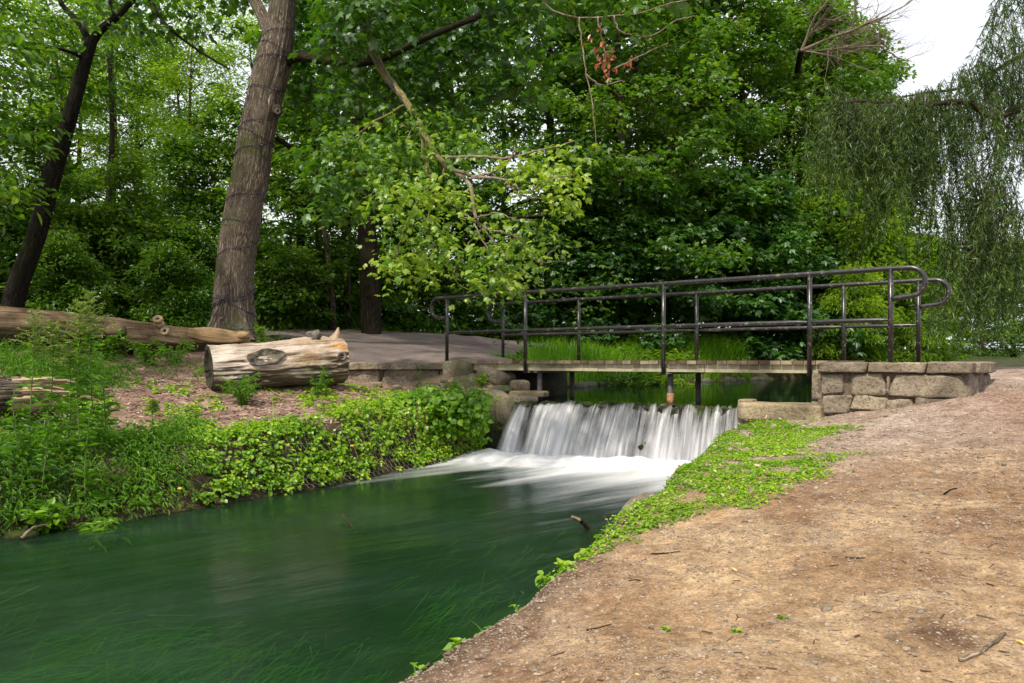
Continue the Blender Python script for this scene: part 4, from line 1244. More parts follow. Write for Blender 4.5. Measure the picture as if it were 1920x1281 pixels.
WG, WL = 'woodland trees behind the path', 'leafy woodland tree standing among others behind the grey path'
for i, (px, Y, key, s) in enumerate([(-240, 15, 'wood_a', .9), (-90, 19, 'wood_b', 1), (105, 25, 'wood_y', .8), (205, 27, 'wood_y', .85), (365, 27, 'wood_y', .75), (250, 33, 'wood_a', .95), (150, 34, 'wood_b', .9), (345, 37, 'wood_b', .95), (-20, 31, 'wood_y', 1.15),
                                      (560, 24, 'wood_a', .95), (600, 31, 'wood_y', 1.1), (660, 27, 'wood_b', 1), (760, 33, 'wood_a', 1.15), (480, 35, 'wood_y', 1.0), (120, 38, 'wood_y', .9),
                                      (860, 28, 'wood_a', 1.0), (930, 36, 'wood_y', 1.2), (300, 41, 'wood_y', 1.0), (700, 42, 'wood_b', 1.3), (-150, 27, 'wood_a', 1.1), (820, 46, 'wood_y', 1.3)]):
    plant(key, px, Y, WL, 'tree', WG, s, sz=R.uniform(.92, 1.08))
MG, MLb = 'tall maples beyond the bridge', 'tall broad maple with foliage down to the ground beyond the bridge'
for i, (px, Y, key, s) in enumerate([(1030, 27, 'maple', .9), (1165, 26, 'maple_b', 1.0), (1290, 31, 'maple', 1.05), (1400, 31.5, 'maple_b', 1.0), (1120, 36, 'maple', 1.1), (1495, 36, 'maple', 1.0), (1250, 40, 'maple_b', 1.2), (1590, 39, 'maple_b', 1.1), (1545, 33.5, 'maple', .95), (1630, 44, 'maple', 1.05)]):
    plant(key, px, Y, MLb, 'tree', MG, s)
DG = 'dark glossy shrubs along the water'
for i, (px, Y, s) in enumerate([(1090, 25.2, .95), (1215, 25.6, 1.0), (1330, 27.5, 1.1), (1420, 28.5, 1.05), (1500, 29.5, .9)]):
    plant('dark', px, Y, 'dark glossy leaved shrub hanging over the still water behind the railing', 'shrub', DG, s)
for i, (px, Y, s) in enumerate([(1555, 30, 1.15), (1640, 30.5, 1.2), (1710, 29, .9), (1600, 27.5, .7)]):
    plant('lime', px, Y, 'bright lime green shrub glowing beneath the hanging willow', 'shrub', 'lime green shrubs under the willow', s)
for i, (px, Y, s) in enumerate([(1770, 46, .75), (1840, 42, .7), (1900, 47, .85), (1960, 43, .8), (1735, 52, .9), (2040, 38, .8)]):
    plant('far', px, Y, 'pale hazy tree far beyond the right hand path', 'tree', 'far trees beyond the right hand path', s)
for i, (px, Y, s) in enumerate([(520, 19.3, .8), (590, 21.5, .9), (690, 22.3, .85), (760, 23.0, .95), (840, 23.8, .9), (920, 24.6, .9), (1000, 25.5, .9), (380, 19.2, .9), (280, 18.5, 1.0), (180, 18, 1), (80, 17, 1.0), (-20, 16.5, 1.1), (130, 15.6, .7), (340, 16.5, .7), (640, 25, 1.1), (540, 26, 1.1)]):
    plant('under', px, Y, 'low dark bush growing along the shaded edge of the wood', 'bush', 'bushes along the edge of the wood', s)


for i, (px, Y, s) in enumerate([(70, 17.5, .7), (250, 18.2, .6), (335, 20.5, .75), (160, 21, .6), (385, 22, .9), (545, 20.5, .95), (600, 23, 1.1), (650, 21.5, .9), (745, 24, 1.1), (825, 26, 1.1), (-30, 18.5, .8)]):
    plant('sapling', px, Y, 'leafy young sapling filling the gaps of the wood', 'tree', 'saplings at the edge of the wood', s)


# dark leaning tree on the left
def px_path(pts, k=8): return smooth_path(np.array([at(*p) for p in pts]), k)


def bark_disp(amp=.10, fr=7): return lambda A, S: 1+(fbm(np.stack([np.cos(A)*fr, np.sin(A)*fr, S*1.6], -1), 3)-.5)*amp+(fbm(np.stack([np.cos(A)*1.2, np.sin(A)*1.2, S*1.1], -1), 3)-.5)*.22


b0 = at(8, 655, 12.2); DT = empty('leaning_tree', tuple(b0)); tag(DT, 'slim dark tree leaning right and forking under the canopy, behind the fallen trunk', 'tree')
p = px_path([(8, 660, 12.2), (30, 550, 12.2), (66, 450, 12.2), (98, 330, 12.1), (128, 225, 12.0), (150, 150, 12), (172, 75, 12)]) - b0
g = MB(); tube(g, p, np.linspace(.165, .085, len(p)), 18, True, bark_disp()); g.build('trunk', M['bark_black'], DT)
for pts, r in [([(172, 80, 12), (190, 55, 11.9), (225, 25, 11.8), (262, -20, 11.6), (300, -90, 11.5)], .085), ([(170, 85, 12), (150, 45, 12.1), (118, 10, 12.3), (80, -60, 12.4)], .07), ([(160, 110, 12), (110, 92, 11.6), (40, 90, 11.2), (-30, 60, 11)], .035), ([(215, 30, 11.8), (205, -10, 12), (215, -70, 12)], .035)]:
    p = px_path(pts)-b0; g = MB(); tube(g, p, np.linspace(r*.85, r*.35, len(p)), 10, True, bark_disp()); g.build('limb', M['bark_black'], DT)
rng = np.random.default_rng(41); g = MB()
for i in range(56):
    c = at(rng.uniform(-130, 340), rng.uniform(-260, 70), rng.uniform(10.8, 13.5))-b0
    spray(g, rng, c, unit(c-[1.2, 0, 4]), .5, 34, .13, T_LEAF, .40+rng.normal(0, .1))
for i in range(60):          # left fringe hanging into view
    py = rng.uniform(40, 400); c = at(rng.uniform(-160, 100-abs(py-200)*.35), py, rng.uniform(9.2, 11.5))-b0
    spray(g, rng, c, (1, -.3, -.2), .42, 30, .15, T_LEAF, .55+rng.normal(0, .1), .5)
g.build('crown', M['leaf_wood'], DT, smooth=False)

# ----------------------------------------------------------------------------- the big wired tree
b0 = at(438, 622, 14.5); b0[2] = gz(b0[0], b0[1])-.05
BT = empty('big_tree', tuple(b0)); tag(BT, 'large furrowed tree trunk wound with blue string lights, standing behind the logs', 'tree')
pts = [(437, 640, 14.5), (437, 600, 14.5), (440, 520, 14.5), (453, 420, 14.5), (470, 330, 14.45), (484, 240, 14.4), (500, 170, 14.4), (516, 100, 14.4), (526, 40, 14.4), (535, -40, 14.4), (545, -200, 14.4), (550, -420, 14.4)]
p = px_path(pts, 14)-b0
zc = np.linspace(0, 1, len(p)); zpix = HY-(p[:, 2]+b0[2]-HC)*F/14.5
rad = np.interp(-zpix, [-640, -600, -520, -420, -330, -240, -170, -105, -40, 100, 420], [.44, .36, .33, .325, .315, .305, .305, .31, .24, .20, .10])


Tq, Nq, Bq = frames(p); BUMPS = []
for (px, py, w_, h_, amp) in [(500, 262, .5, .22, .13), (488, 172, .5, .2, .10), (503, 335, .5, .24, .12), (516, 205, .45, .16, .16), (470, 400, .5, .3, .05)]:
    j_ = int(np.argmin(np.abs(p[:, 2]+b0[2]-at(0, py, 14.4)[2]))); s_ = np.linalg.norm(np.diff(p[:j_+1], axis=0), axis=1).sum()
    off_ = np.clip((at(px, py, 14.4)[0]-b0[0]-p[j_, 0])/rad[j_], -.95, .95); d_ = np.array([off_, -math.sqrt(1-off_**2), 0]); BUMPS.append((math.atan2(d_@Bq[j_], d_@Nq[j_]), s_, w_, h_, amp))


def big_disp(A, S):
    A = np.asarray(A, float); S = np.asarray(S, float); bumps_ = 0
    for (a0_, s0_, w_, h_, amp) in BUMPS:
        da = (A-a0_+np.pi) % (2*np.pi)-np.pi; bumps_ = bumps_+amp*np.exp(-(da/w_)**2-((S-s0_)/h_)**2)
    return bumps_+big_disp0(A, S)


def big_disp0(A, S):
    fl = np.exp(-S/.35)
    return 1+(fbm(np.stack([np.cos(A)*11, np.sin(A)*11, S*1.2], -1), 3)-.5)*.13+(fbm(np.stack([np.cos(A)*1.3, np.sin(A)*1.3, S*.7], -1), 3)-.5)*.20+fl*(.22+.42*np.maximum(np.sin(A*5+.8), -.2))


g = MB(); tube(g, p, rad, 110, True, big_disp); g.build('trunk', M['bark_big'], BT)
for q, (px, py, Y, rx, rz) in enumerate([(519, 207, 14.12, .085, .10)]):
    g = MB(); boulder(g, at(px, py, Y)-b0, (rx, .10, rz), None, 80+q, .12, tmpl=ICOM); kn = g.build('burl', M['bark_burl'], BT)
    if q == 0:
        c = at(521, 209, 13.97)-b0; g = MB(); tube(g, [c+np.array([math.cos(t)*.035, 0, math.sin(t)*.042]) for t in np.linspace(0, 2*np.pi, 16)], .018, 8, False); tube(g, [c+[0, .06, 0], c+[0, .01, 0]], .03, 10); g.build('knot', M['scar'], kn)
LIMBS = [([(528, 120, 14.4), (560, 106, 14.2), (610, 112, 13.8), (665, 118, 13.3), (720, 108, 12.8), (800, 70, 12.2), (900, 30, 11.8)], .10, 'bark_dark'),
         ([(520, 90, 14.4), (470, -10, 14.8), (400, -90, 15.2), (300, -160, 15.5)], .13, 'bark_big'),
         ([(520, 260, 14.5), (560, 285, 14.9), (615, 300, 15.3), (660, 262, 15.6)], .05, 'bark_dark'),
         ([(545, -120, 14.4), (640, -160, 13.4), (820, -140, 12.2), (1000, -60, 11.2), (1150, -20, 10.8), (1290, -30, 10.5)], .12, 'bark_dark'),
         ([(275, -10, 14.8), (310, 45, 14.6), (365, 90, 14.5), (430, 130, 14.4)], .04, 'bark_dark')]
for pts, r, mt in LIMBS:
    pp = px_path(pts)-b0; g = MB(); tube(g, pp, np.linspace(r, r*.4, len(pp)), 14, True, bark_disp()); g.build('limb', M[mt], BT)
# the low bough that reaches into the sun
BOUGH = [([(688, 70, 11.7), (700, 100, 11.5), (728, 150, 11.1), (765, 195, 10.7), (800, 260, 10.3), (835, 310, 10.0), (885, 330, 9.8)], .075, 'bark_bough'),
         ([(765, 195, 10.7), (790, 255, 10.5), (800, 320, 10.3), (812, 335, 10.2)], .028, 'bark_bough'),
         ([(835, 310, 10), (880, 345, 9.8), (890, 400, 9.7), (905, 425, 9.7), (955, 440, 9.6), (985, 455, 9.5)], .026, 'bark_pale'),
         ([(835, 295, 10.1), (890, 293, 9.9), (945, 297, 9.7), (1000, 285, 9.5), (1075, 265, 9.3)], .020, 'bark_pale'),
         ([(885, 333, 9.8), (930, 320, 9.7), (960, 292, 9.6), (965, 275, 9.6)], .020, 'bark_pale'),
         ([(885, 333, 9.8), (945, 336, 9.6), (985, 362, 9.5), (1010, 348, 9.4), (1045, 332, 9.3), (1075, 328, 9.2)], .019, 'bark_pale'),
         ([(945, 336, 9.6), (965, 358, 9.5), (1000, 372, 9.4), (1045, 372, 9.3)], .015, 'bark_pale'),
         ([(905, 425, 9.7), (870, 400, 9.8), (835, 372, 9.9)], .014, 'bark_pale'),
         ([(890, 410, 9.7), (930, 400, 9.5), (965, 412, 9.4), (1005, 412, 9.3)], .012, 'bark_pale'),
         ([(905, 427, 9.7), (935, 465, 9.5), (955, 485, 9.4)], .012, 'bark_pale'),
         ([(1010, 492, 9.3), (1030, 475, 9.2), (1050, 462, 9.1)], .009, 'bark_pale'), ([(985, 455, 9.5), (1000, 480, 9.4), (1012, 492, 9.3), (1060, 490, 9.2)], .009, 'bark_pale'),
         ([(905, 425, 9.7), (870, 470, 9.6), (850, 520, 9.5), (880, 545, 9.4)], .012, 'bark_bough'), ([(812, 335, 10.2), (770, 400, 9.9), (745, 470, 9.6), (735, 500, 9.5)], .016, 'bark_bough'),
         ([(765, 195, 10.7), (700, 230, 10.7), (650, 270, 10.7), (615, 290, 10.7)], .018, 'bark_bough'), ([(890, 420, 9.7), (930, 500, 9.5), (960, 555, 9.3)], .011, 'bark_pale'),
         ([(835, 310, 10), (800, 420, 9.8), (820, 470, 9.6)], .014, 'bark_bough'), ([(760, 270, 10.6), (772, 240, 10.7), (750, 238, 10.7)], .012, 'bark_pale')]
pp = px_path([(640, -160, 13.3), (662, -60, 12.6), (678, 20, 12.1), (688, 74, 11.7)])-b0
g = MB(); tube(g, pp, np.linspace(.10, .07, len(pp)), 10, True, bark_disp()); g.build('limb', M['bark_dark'], BT)
bo = None
for i, (pts, r, mt) in enumerate(BOUGH):
    pp = px_path(pts, 6)-b0; g = MB(); tube(g, pp+np.random.default_rng(i).normal(0, .006, pp.shape), np.linspace(r, r*(.45 if i else .3), len(pp)), 10, True, bark_disp(.05))
    o = g.build('bough' if i == 0 else 'twig', M[mt], BT if bo is None else bo)
    if i == 0: bo = o
rng = np.random.default_rng(52); g = MB(); g2 = MB()


def in_poly(P, x, y): return sdf(np.array(P, float), np.array([x]), np.array([y]))[0] < 0


def maple_spray(gm, px, py, Y, rad, n, size, tone):
    c = at(px, py, Y)-b0
    spray(gm, rng, c, (rng.normal(.3, .5), -.5, -.1), rad, n, size, T_MAPLE, tone, .45, .28, .8)


LOBE_A = [(600, 250), (700, 210), (760, 190), (850, 215), (960, 270), (900, 300), (800, 330), (700, 330), (620, 310)]
LOBE_B = [(690, 330), (800, 320), (880, 350), (890, 420), (960, 440), (1040, 430), (1040, 480), (1000, 510), (985, 540), (930, 552), (860, 510), (800, 490), (770, 525), (720, 530), (715, 470), (700, 400)]
LOBE_C = [(950, 300), (1040, 270), (1095, 285), (1085, 330), (1060, 400), (1000, 395), (1010, 360), (960, 330)]
LOBE_D = [(860, 400), (1000, 405), (1050, 440), (1000, 470), (900, 440)]
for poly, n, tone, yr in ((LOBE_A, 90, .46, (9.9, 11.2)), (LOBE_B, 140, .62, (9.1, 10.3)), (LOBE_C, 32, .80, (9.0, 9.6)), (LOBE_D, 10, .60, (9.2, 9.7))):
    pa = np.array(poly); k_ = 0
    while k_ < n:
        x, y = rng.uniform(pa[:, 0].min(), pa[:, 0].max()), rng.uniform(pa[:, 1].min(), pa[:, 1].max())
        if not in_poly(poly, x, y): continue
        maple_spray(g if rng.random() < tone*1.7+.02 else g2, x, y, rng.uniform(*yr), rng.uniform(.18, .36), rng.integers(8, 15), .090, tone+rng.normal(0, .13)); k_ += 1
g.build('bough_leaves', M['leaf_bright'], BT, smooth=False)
for i in range(40):      # greener leaves round the bough root and at its shaded left
    x, y = rng.uniform(590, 760), rng.uniform(250, 400)
    maple_spray(g2, x, y, rng.uniform(10.6, 12.5), .3, 18, .15, .42+rng.normal(0, .1))
for i in range(26):
    maple_spray(g2, rng.uniform(610, 740), rng.uniform(-60, 84), rng.uniform(10.4, 11.4), .35, 22, .14, .30+rng.normal(0, .08))
for i in range(300):     # dark canopy over the path
    x = rng.uniform(540, 1010); y = rng.uniform(-150, 215-.30*max(0, x-820)-.25*max(0, 640-x))
    maple_spray(g2, x, y, rng.uniform(15 if x < 600 else 12.2, 17 if x < 600 else 16.5), rng.uniform(.35, .55), 26, .16, .30+rng.normal(0, .1))
for i in range(60):
    x = rng.uniform(200, 560); y = rng.uniform(-170, 60+.25*(x-200)*rng.random())
    maple_spray(g2, x, y, rng.uniform(15.2 if x > 420 else 13.8, 16.8), rng.uniform(.35, .55), 24, .16, .36+rng.normal(0, .1))
for i in range(70):      # canopy over the stream, top of the view
    x = rng.uniform(980, 1330); y = rng.uniform(-260, 15+40*rng.random())
    maple_spray(g2, x, y, rng.uniform(10.3, 12.5), rng.uniform(.3, .45), 20, .15, .42+rng.normal(0, .1))
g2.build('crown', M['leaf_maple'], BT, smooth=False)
# bare hanging twigs and the withered leaves on them
tw = [[(1000, -40, 10.8), (1030, 15, 10.7), (1085, 33, 10.6), (1150, 30, 10.5), (1210, 22, 10.4), (1260, 5, 10.3), (1330, -5, 10.2)], [(1085, 33, 10.6), (1092, 90, 10.6), (1100, 140, 10.6), (1112, 200, 10.6), (1119, 290, 10.6)], [(1150, 30, 10.5), (1165, 60, 10.5), (1220, 68, 10.4), (1265, 40, 10.3), (1300, 30, 10.3)],
      [(1120, 32, 10.5), (1130, 80, 10.5), (1140, 130, 10.5)], [(1150, 130, 10.5), (1200, 105, 10.4), (1255, 80, 10.3)], [(1098, 140, 10.6), (1130, 160, 10.6), (1170, 150, 10.5)]]
for pts in tw:
    pp = px_path(pts, 6)-b0; g = MB(); tube(g, pp+np.random.default_rng(3).normal(0, .004, pp.shape), np.linspace(.013, .005, len(pp)), 6); g.build('twig', M['bark_pale'], bo)
g = MB()
for (x, y, n) in [(1125, 72, 10), (1140, 105, 22), (1140, 135, 12), (1180, 118, 12), (1128, 118, 8), (1110, 75, 5)]:
    c = np.array([at(x+rng.normal(0, 7), y+rng.normal(0, 10), 10.5+rng.normal(0, .08))-b0 for _ in range(n)])
    leaves(g, c, rvec(rng, n), np.array([0, 0, -1])+rvec(rng, n, .3), .085*rng.uniform(.7, 1.2, n), T_LEAF, rng.random(n))
g.build('withered_leaves', M['leaf_orange'], BT, smooth=False)

# string lights on the trunk
SL = empty('string_lights', tuple(b0)); tag(SL, 'dark blue wire of fairy lights wound round the big trunk', 'string lights')
trunk_p = p
T_, N_, B_ = frames(p); sl = np.concatenate([[0], np.cumsum(np.linalg.norm(np.diff(p, axis=0), axis=1))])


def trunk_at(s, a, off=.02):
    i = np.clip(np.searchsorted(sl, s)-1, 0, len(sl)-2); f = (s-sl[i])/(sl[i+1]-sl[i])
    c = p[i]*(1-f)+p[i+1]*f; r = (rad[i]*(1-f)+rad[i+1]*f)*float(big_disp(np.array(a), np.array(s)))+off
    return c+r*(math.cos(a)*N_[i]+math.sin(a)*B_[i])


turns = [(.10, .30), (.30, 1.05), (1.05, .30), (.30, 1.15), (1.15, 2.1), (2.1, 2.22), (2.22, 3.05), (3.05, 3.95), (3.95, 3.55), (3.55, 4.35), (4.35, 4.75), (4.75, 5.5), (5.5, 5.2), (5.2, 6.0), (6.0, 6.6)]
g = MB(); gb = []
wpts = []
aa = 0.0
for (s0, s1) in turns:
    for t in np.linspace(0, 1, 30, endpoint=False):
        s = s0+(s1-s0)*t+.03*math.sin(t*17); wpts.append(trunk_at(max(.02, s), aa+t*2*math.pi, .016))
    aa += 2*math.pi
tube(g, np.array(wpts), .0055, 5); g.build('wire', M['wire'], SL)
g = MB(); rngb = np.random.default_rng(8)
bulbs = 0
for i in range(4, len(wpts), 7):
    if bulbs >= 70: break
    v, f = ICO1; g_ = MB(); g_.add(v*np.array([.014, .014, .022])+wpts[i]+rngb.normal(0, .012, 3), f)
    g.v += g_.v; g.f += [x+g.n for x in g_.f]; g.t += g_.t; g.uv += g_.uv; g.n += g_.n; bulbs += 1
g.build('bulbs', M['bulb'], SL)
gl = MB()
for pts in ([(697, 95, 11.5), (712, 130, 11.2), (704, 108, 11.35), (740, 165, 10.9), (728, 158, 11.0), (756, 188, 10.7)],):
    pp = px_path(pts, 8)-b0+[0, -.07, 0]; tube(gl, pp, .006, 5)
gl.build('bough_wire', M['wire'], SL)

# thick dark trunk in the middle of the wood
b1 = at(690, 615, 19.5); b1[2] = gz(b1[0], b1[1])
MT = empty('dark_tree', tuple(b1)); tag(MT, 'straight dark trunk standing right behind the path, below the sunlit bough', 'tree')
pp = px_path([(697, 640, 19.5), (695, 560, 19.5), (690, 470, 19.5), (684, 380, 19.5), (676, 280, 19.5), (672, 120, 19.5), (670, -80, 19.5)])-b1
g = MB(); tube(g, pp, np.linspace(.26, .17, len(pp)), 18, True, bark_disp()); g.build('trunk', M['bark_dark'], MT)
g = MB()
for i in range(90):
    c = at(rng.uniform(520, 900), rng.uniform(-200, 330), rng.uniform(17.5, 21))-b1; spray(g, rng, c, unit(c-[0, 0, 5]), .7, 40, .17, T_LEAF, .35+rng.normal(0, .1))
g.build('crown', M['leaf_wood'], MT, smooth=False)
for q, (pts, r, lb) in enumerate([([(626, 600, 20), (618, 500, 20), (606, 420, 20), (592, 330, 20.2), (588, 240, 20.3)], .07, 'thin pale stem leaning left behind the path, right of the big tree'), ([(200, 610, 22), (205, 480, 22), (203, 380, 22), (210, 260, 22), (206, 100, 22)], .10, 'pale slender trunk seen upright above the fallen log'), ([(300, 600, 23), (280, 470, 23), (258, 370, 23), (245, 320, 23)], .07, 'pale young trunk bending left above the root boss of the fallen log'), ([(658, 600, 21), (650, 470, 21), (630, 390, 21), (620, 330, 21)], .045, 'thin dark stem close beside the straight dark trunk')]):
    bb_ = at(*pts[0]); bb_[2] = gz(bb_[0], bb_[1]); t = empty('young_tree', tuple(bb_)); tag(t, lb, 'tree')
    pp = px_path(pts)-bb_; pp[0, 2] = -.1; g = MB(); tube(g, pp, np.linspace(r, r*.6, len(pp)), 10, True, bark_disp()); g.build('trunk', M['bark_mid'], t)
    g = MB()
    for i in range(16):
        c = pp[-1]+rng.normal(0, .8, 3)+[0, 0, .4]; spray(g, rng, c, (0, 0, 1), .5, 30, .14, T_LEAF, .5+rng.normal(0, .1))
    g.build('crown', M['leaf_yellow'], t, smooth=False)

# bare dead tree at the top
b2 = at(1485, 640, 37); b2[2] = gz(b2[0], b2[1])
ND = empty('dead_tree', tuple(b2)); tag(ND, 'bare grey dead branches fanning out at the top against the sky', 'tree')
pp = px_path([(1485, 660, 37), (1480, 400, 36.5), (1485, 230, 35), (1493, 150, 32), (1502, 95, 27.5)])-b2
g = MB(); tube(g, pp, np.linspace(.2, .10, len(pp)), 10); g.build('trunk', M['bark_dark'], ND)
rng = np.random.default_rng(61)


def bare(g, p0, d, L, r, depth):
    n = 5; pts = [p0]; dd = d
    for i in range(n):
        dd = unit(dd+rng.normal(0, .13, 3)+[0, 0, .02]); pts.append(pts[-1]+dd*L/n)
    tube(g, np.array(pts), np.linspace(r, r*.5, n+1), 5, False)
    if depth > 0:
        for k_ in range(5):
            i = rng.integers(1, n+1); bare(g, pts[i], unit(dd+rng.normal(0, .45, 3)), L*rng.uniform(.45, .7), r*.5, depth-1)


for (e, L_, r) in [((1545, 20), 2.0, .055), ((1600, 60), 2.6, .06), ((1640, 85), 2.6, .045), ((1580, 100), 2.0, .04)]:
    d = unit(at(e[0], e[1], 27)-at(1502, 95, 27.5)); g = MB(); bare(g, pp[-1], d, L_, r, 3); g.build('branch', M['bark_pale'], ND)

# ----------------------------------------------------------------------------- willow on the right
bw = at(2260, 690, 14.5); bw[2] = gz(bw[0], bw[1])
WT = empty('willow_tree', tuple(bw)); tag(WT, 'weeping willow with long curtains of drooping leaves on the right', 'tree')
for pts, r, nm in [([(2262, 700, 14.5), (2240, 500, 14.5), (2200, 300, 14.5), (2150, 150, 14.5)], .42, 'trunk'), ([(2170, 200, 14.5), (2060, 130, 14.4), (1970, 170, 14.3), (1905, 205, 14.2), (1860, 218, 14.1), (1810, 192, 14), (1740, 196, 14), (1690, 196, 13.9), (1610, 190, 13.9), (1560, 200, 13.8)], .10, 'limb'),
                    ([(2170, 170, 14.5), (2030, 70, 15), (1940, 92, 15.2), (1870, 130, 15.4), (1800, 165, 15.4), (1730, 175, 15.3), (1650, 190, 15.2)], .07, 'limb'), ([(1880, 212, 14.1), (1870, 260, 14.0), (1850, 310, 13.9), (1800, 340, 13.8)], .035, 'limb'), ([(1990, 250, 14.3), (1920, 262, 14), (1850, 258, 13.8)], .04, 'limb'),
                    ([(2150, 120, 14.5), (2040, -120, 14.6), (1975, -120, 14.6), (1940, -40, 14.6)], .06, 'limb')]:
    pp = px_path(pts)-bw; g = MB(); tube(g, pp, np.linspace(r, r*(.7 if nm == 'trunk' else .15), len(pp)), 14, True, bark_disp()); g.build(nm, M['bark_mid'], WT)
rng = np.random.default_rng(63); gs, gl = MB(), MB()
REG = [  # x range, top range, bottom range, depth range, clumps, strands in each
    ((1522, 1600), (185, 235), (340, 470), (13.3, 14.6), 7, 11), ((1590, 1700), (165, 240), (330, 500), (13.3, 15.2), 9, 10), ((1660, 1740), (160, 250), (400, 580), (13.5, 15.4), 7, 11),
    ((1560, 1720), (170, 260), (240, 380), (13.3, 15), 4, 9), ((1700, 1790), (130, 200), (240, 420), (13.8, 15.6), 6, 9), ((1760, 1885), (120, 250), (300, 560), (13.2, 15.6), 8, 9), ((1785, 1872), (330, 470), (580, 672), (13.0, 14.5), 12, 12),
    ((1800, 1930), (40, 170), (150, 320), (14, 16), 12, 9), ((1885, 1960), (150, 260), (300, 520), (13.2, 15), 6, 8), ((1900, 1960), (380, 450), (580, 690), (13.0, 14.4), 4, 10), ((1865, 1960), (-80, 20), (20, 150), (13, 15.5), 9, 8), ((1930, 2230), (-60, 240), (250, 640), (13, 16), 12, 8), ((1690, 1760), (160, 220), (190, 300), (14, 15.5), 6, 8)]
for (xr, tr_, br_, yr, nc, ns_) in REG:
    for i in range(nc*ns_):
        if i % ns_ == 0:
            cx_, cy0, cy1, cY, cw_, tone_ = rng.uniform(*xr), rng.uniform(*tr_), rng.uniform(*br_), rng.uniform(*yr), rng.uniform(8, 24), rng.normal(.50, .14)
            csx, csy = rng.normal(-.03, .13), rng.normal(0, .12)
        x, y0, Y = cx_+rng.normal(0, cw_), cy0+rng.normal(0, 14), cY+rng.normal(0, .18); y1 = cy1-abs(rng.normal(0, .22))*(cy1-cy0)
        ylim = np.interp(x, [1600, 1690, 1760, 1830, 1870, 1900, 1920], [150, 190, 165, 112, 20, -60, -200])
        if y0 < ylim: y0 = ylim+rng.uniform(0, 30)
        if y1 < y0+30: y1 = y0+30
        a = at(x, y0, Y)-bw; L_ = (y1-y0)*Y/F; k_ = max(6, int(L_*7)); t = np.linspace(0, 1, k_)
        sx, sy = csx+rng.normal(0, .05), csy+rng.normal(0, .05); ph = rng.uniform(0, 6)
        hook = rng.uniform(.08, .4)*(1 if rng.random() < .6 else -1)
        P = a+np.stack([-hook*np.exp(-t*L_/.35)+hook + sx*t*L_+.06*np.sin(t*L_*2+ph)*t, sy*t*L_+.05*np.cos(t*L_*2.3+ph)*t, -t*L_+.12*np.exp(-(t*L_/.25)**2)], -1)
        tube(gs, P, np.linspace(.006, .002, k_), 3, False)
        m = max(10, int(L_*44*rng.uniform(.6, 1.3))); q = rng.random(m)*(k_-1.001); qi = q.astype(int); b = P[qi]+(P[qi+1]-P[qi])*(q-qi)[:, None]
        az = rng.uniform(0, 6.28, m); D = np.stack([np.cos(az)*.6, np.sin(az)*.6, np.full(m, -1.)+rng.normal(0, .3, m)], -1)
        leaves(gl, b, rvec(rng, m), D, .125*rng.uniform(.5, 1.3, m), T_WILLOW, np.clip(tone_+rng.normal(0, .15, m), 0, 1))
gs.build('hanging_twigs', M['bark_mid'], WT); gl.build('foliage', M['leaf_willow'], WT, smooth=False)

# ----------------------------------------------------------------------------- plants on the banks
rng = np.random.default_rng(91)


def gz_arr(x, y): return ground_z(np.asarray(x, float), np.asarray(y, float))


def slope_n(x, y, e=.05):
    dx = (gz_arr(x+e, y)-gz_arr(x-e, y))/(2*e); dy = (gz_arr(x, y+e)-gz_arr(x, y-e))/(2*e)
    return unit(np.stack([-dx, -dy, np.ones_like(dx)], -1))


def clumps(mb, x, y, rad, per, size, tmpl, tone, h=.6, rise=0.0, up=.7):
    """domes of leaves sitting on the ground"""
    n = len(x); z = gz_arr(x, y); nn = slope_n(x, y)
    rad = np.broadcast_to(rad, (n,)); tone = np.broadcast_to(tone, (n,)); rise = np.broadcast_to(rise, (n,))
    for i in range(n):
        m = int(per*rng.uniform(.7, 1.3)); d = unit(rvec(rng, m)+np.array([0, 0, .5])+nn[i]*.7); r = rad[i]*rng.uniform(.5, 1.05, m)
        P = np.array([x[i], y[i], z[i]+rise[i]])+d*r[:, None]*np.array([1, 1, h])
        D = np.stack([d[:, 0], d[:, 1], d[:, 2]*.0-.25], -1)+rvec(rng, m, .5)
        leaves(mb, P, d*.6+np.array([0, 0, up])+rvec(rng, m, .35), D, size*rng.uniform(.6, 1.25, m), tmpl, np.clip(tone[i]+rng.normal(0, .13, m), 0, 1))


def pick(n, xr, yr, fn):
    X, Y = [], []
    while len(X) < n:
        x = rng.uniform(*xr, 4000); y = rng.uniform(*yr, 4000); k_ = rng.random(4000) < fn(x, y)
        X += list(x[k_]); Y += list(y[k_])
    return np.array(X[:n]), np.array(Y[:n])


CLEAR = np.array([at(165, 800, 8.9)[:2], at(215, 735, 10.0)[:2], at(300, 704, 11.3)[:2], at(380, 720, 11.2)[:2], at(400, 700, 12.3)[:2], at(640, 700, 12.9)[:2], at(840, 728, 12.8)[:2], at(770, 745, 12.0)[:2], at(690, 765, 11.0)[:2], at(600, 792, 9.6)[:2], at(470, 805, 8.9)[:2], at(330, 815, 8.55)[:2], at(230, 835, 8.2)[:2]])


def left_side(x, y): return (x < -.25*np.ones_like(x)) & (polyline_dist(LEFT_EDGE, x, y) < polyline_dist(RIGHT_EDGE, x, y))


def bank_fn(x, y):
    d = sdf(LOWER, x, y); c = sdf(CLEAR, x, y)+(fbm(p3(x*2.2, y*2.2, 1), 3)-.5)*.7
    s = np.where(left_side(x, y), 1., 0.)*sstep(.02, .10, d)*sstep(-.12, .22, c)
    s *= np.where(y > 12.2, 0, 1)*np.where(d < 1.1, 1.0, .42)
    return s*np.where((y > 10.8) & (d > 1.0), .25, 1)


def along(x, y): return x+.55*y          # rough position along the bank, grows towards the fall


